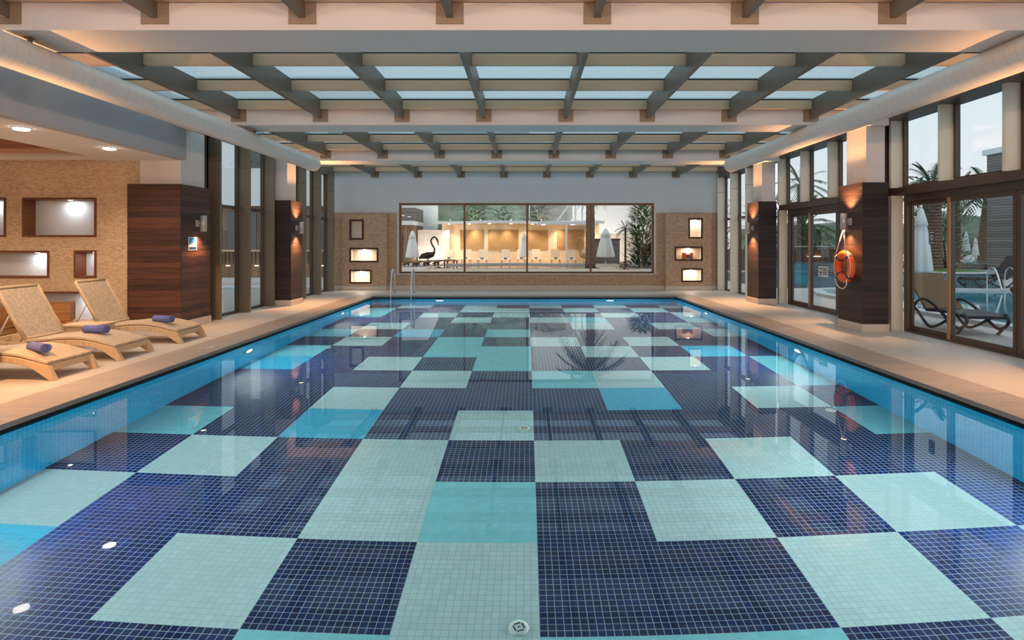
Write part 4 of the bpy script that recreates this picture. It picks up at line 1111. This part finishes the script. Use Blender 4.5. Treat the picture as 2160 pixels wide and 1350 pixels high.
MB().box(-1.2, 8, 0, 2.8, 2.35, 9.6).build('upper_wall', M['facade_white'], wb)
MB().box(-4.9, -1.0, 4.2, 4.8, 0, 10.2).build('rear_wall', M['facade_white'], wb)
MB().box(-1.2, 8, .05, 2.8, 0, 2.35).build('stone_wall', M['stone_pale'], wb)
MB().box(-1.2, 8, -.05, 0, 2.30, 2.42).build('string_course', M['facade_white'], wb)
MB().box(-1.4, 8.2, -.6, 2.95, 9.6, 9.85).build('roof', M['rock'], wb)
pg = thing('pergola', 'white pergola frame with flat roof behind the picture window', 'pergola', (1.0, 42.8, 0))
MB().box(-.2, 4.2, -.6, 2.2, 2.85, 3.05).build('roof', M['facade_white'], pg)
for x in (1.9, 3.75): MB().box(x-.07, x+.07, 0, .14, 0, 2.85).build('post', M['facade_white'], pg)
MB().tube([(1.2, .8, 3.05), (2.6, .8, 4.9)], .08, 6).build('brace', M['facade_white'], pg)
for x in (2.6, 3.1): MB().box(x-.07, x+.07, .7, .84, 3.05, 5.2).build('mast', M['facade_white'], pg)
MB().box(.1, .35, -.4, -.2, 2.82, 2.86).box(2.2, 2.45, -.4, -.2, 2.82, 2.86).build('spotlight', M['lamp_on'], pg)
# left part of the view
lh = thing('dark_house', 'brown house with white flat roof at the left of the picture window', 'building', (-11.5, 45.5, 0))
MB().box(0, 2.9, 0, 4, 0, 2.9).build('lower_wall', M['facade_brown'], lh)
MB().box(-.3, 2.95, -.8, 4, 2.9, 3.2).build('flat_roof', M['facade_white'], lh)
MB().box(0, 2.9, .4, 4, 3.2, 4.25).build('upper_wall', M['slats'], lh)
wg = thing('gable_wall', 'white gable wall behind the brown flat roofed house', 'building', (-11.5, 50.2, 0))
MB().prism([(-3, 0), (4, 0), (4, 4.8), (3.2, 6.5), (-3, 6.5)], 'y', 0, .4).build('wall', M['facade_white'], wg)
for x in (.7, 1.55): MB().box(x, x+.5, -.05, .02, 0, 2.2).build('door', M['wood_red'], lh)
bw2 = thing('block_wall', 'pale stone block wall beside the golden pavilion', 'wall', (-8.5, 46.5, 0))
MB().box(0, 2.5, 0, .4, 0, 2.55).build('wall', M['stone_pale'], bw2)
parasol_closed(-8.15, 42.5, -.02, 2.42, .42, 'closed white parasol at the left of the picture window', gap=.5, base=.4)
parasol_closed(5.55, 41.5, -.02, 2.55, .55, 'closed white parasol at the right of the picture window before the green bush', gap=.55, base=.45)
parasol_closed(3.15, 46.8, -.02, 2.7, .42, 'closed white parasol against the white house wall', gap=.5, base=.4)
parasol_closed(-.15, 43.6, -.02, 2.3, .32, 'closed white parasol in the middle before the golden wall', gap=.5, base=.35)
def heron(x, y, rz, mat, lab, s_=1.0):
    o = thing('bird_sculpture', lab, 'sculpture', (x, y, 0), rz)
    MB().tube([tuple(c*s_ for c in p) for p in ((-.55, 0, .35), (-.35, 0, .5), (0, 0, .55), (.3, 0, .62), (.42, 0, .75))], [.03*s_, .16*s_, .22*s_, .16*s_, .07*s_], 12).build('body', M[mat], o)
    MB().tube([(p[0]*s_, 0, p[1]*s_) for p in smooth([(.38, .68), (.42, .95), (.28, 1.2), (.2, 1.45), (.32, 1.66), (.5, 1.66), (.58, 1.5)], 4)], .05*s_, 10).build('neck', M[mat], o)
    MB().tube([(.55*s_, 0, 1.56*s_), (.62*s_, 0, 1.45*s_), (.66*s_, 0, 1.15*s_)], [.07*s_, .05*s_, .008], 8).build('beak', M[mat], o)
    for k_ in (-.07, .07): MB().tube([(0, k_*s_, .4*s_), (.05*s_, k_*s_, 0)], .025*s_, 6).build('leg', M[mat], o)
    return o
heron(-7.0, 42.2, 0, 'bird_dark', 'dark long necked bird sculpture left behind the picture window', 1.15)
heron(4.2, 41.6, R(180), 'bird_gold', 'golden long necked bird sculpture right behind the picture window', 1.1)
# stacked loungers at the left
sl = None
for i in range(5):
    lab = 'folded tan lounger in a row behind the picture window, %s from the left' % words_[i]
    if sl is None:
        sl = o = thing('folded_lounger', lab, 'sun lounger', (0, 0, 0), 0, 'folded tan loungers behind the picture window')
        MB().sheet(smooth([(-.9, .1), (-.4, .28), (.2, .36), (.9, .30)]), -.33, .33, .06).build('seat', M['brown_mat'], o)
        for s_ in (-1, 1):
            MB().box(-.7, -.62, s_*.28-.03, s_*.28+.03, 0, .18).build('leg', M['rattan'], o); MB().box(.7, .78, s_*.28-.03, s_*.28+.03, 0, .3).build('leg', M['rattan'], o)
    else: o = copy_tree(sl); o['label'] = lab
    o.location = (-7.9+i*.55, 38.6+i*.85, 0); o.rotation_euler = (0, 0, R(-15))
# palm trunk and greens on the right
palm(4.05, 37.5, 0, 6.4, .25, 'thick palm trunk with hanging fronds right of the middle of the picture window', 2.2, 34, 'leaf_dark', skirt=True)
shrub(7.55, 38.5, 0, 2.6, 4.2, 'tall spiky green bush at the right edge of the picture window', 'leaf_lime', 1700, .6, .075, spiky=True, nm='spiky_bush')
shrub(7.3, 36.6, 0, 1.9, 1.5, 'dark spiky plant low at the right edge of the picture window', 'leaf_dark', 700, .6, .05, spiky=True, nm='spiky_plant')
palm(6.6, 39.5, 0, 2.5, .06, 'small palm between the right parasol and the green bush', .8, 16, 'leaf_dark')
shrub(5.7, 34.5, 0, 1.5, .4, 'low purple flowers at the foot of the picture window', 'purple', 200, .2, .05, 'flowers', nm='purple_flowers')
fg = thing('slat_screen', 'pale slatted screen behind the golden bird', 'screen', (5.3, 43.8, 0))
MB().box(-.6, 1.6, 0, .1, 0, 1.75).build('panel', M['slats'], fg); MB().box(-.65, 1.65, -.05, .15, 1.75, 1.85).build('cap', M['wood_frame'], fg)
shrub(-4.5, 50.0, 0, 2.8, 5.6, 'big drooping leaves above the golden canopy at the left', 'leaf', 420, .9, .12, nm='banana_plant')
for x, nm in ((-2.0, 'dark leaves above the canopy left of the middle mullion'), (.9, 'dark leaves above the canopy at the middle mullion')):
    shrub(x, 50, 0, 3.2, 5.0, nm, 'leaf_dark', 600, .6, .08)

def flood(x, y, z, az, el, p, lab, col=(1, .95, .88)):  # floodlights added to brighten the courtyard walls and slope
    o = thing('added_floodlight', lab, 'floodlight', (x, y, z), az)
    MB().box(-.12, .12, -.06, .06, .02, .18).build('housing', M['black'], o)
    MB().box(-.10, .10, .06, .065, .04, .16).build('lens', M['lamp_on'], o)
    MB().box(-.02, .02, -.02, .02, -.0, .02).build('foot', M['black'], o)
    lamp('added_flood_lamp', 'SPOT', (0, .09, .10), p, col, .08, (R(90+el), 0, 0), R(140), .8, parent=o, mis=False)
flood(6.4, 44.6, 0, 0, 25, 330, 'added black floodlight on the ground facing the white house wall')
flood(3.6, 45.9, 0, R(-30), 25, 220, 'added black floodlight on the ground between pavilion and white house')
flood(-7.3, 44.4, 0, R(5), 25, 240, 'added black floodlight on the ground facing the pale block wall')
flood(-4.5, 46.8, 3.16, R(-10), 25, 700, 'added black floodlight on the pavilion roof at the left facing the slope', (.9, 1, .95))
flood(1.0, 46.9, 3.16, R(-10), 25, 700, 'added black floodlight on the pavilion roof at the right facing the slope', (.9, 1, .95))
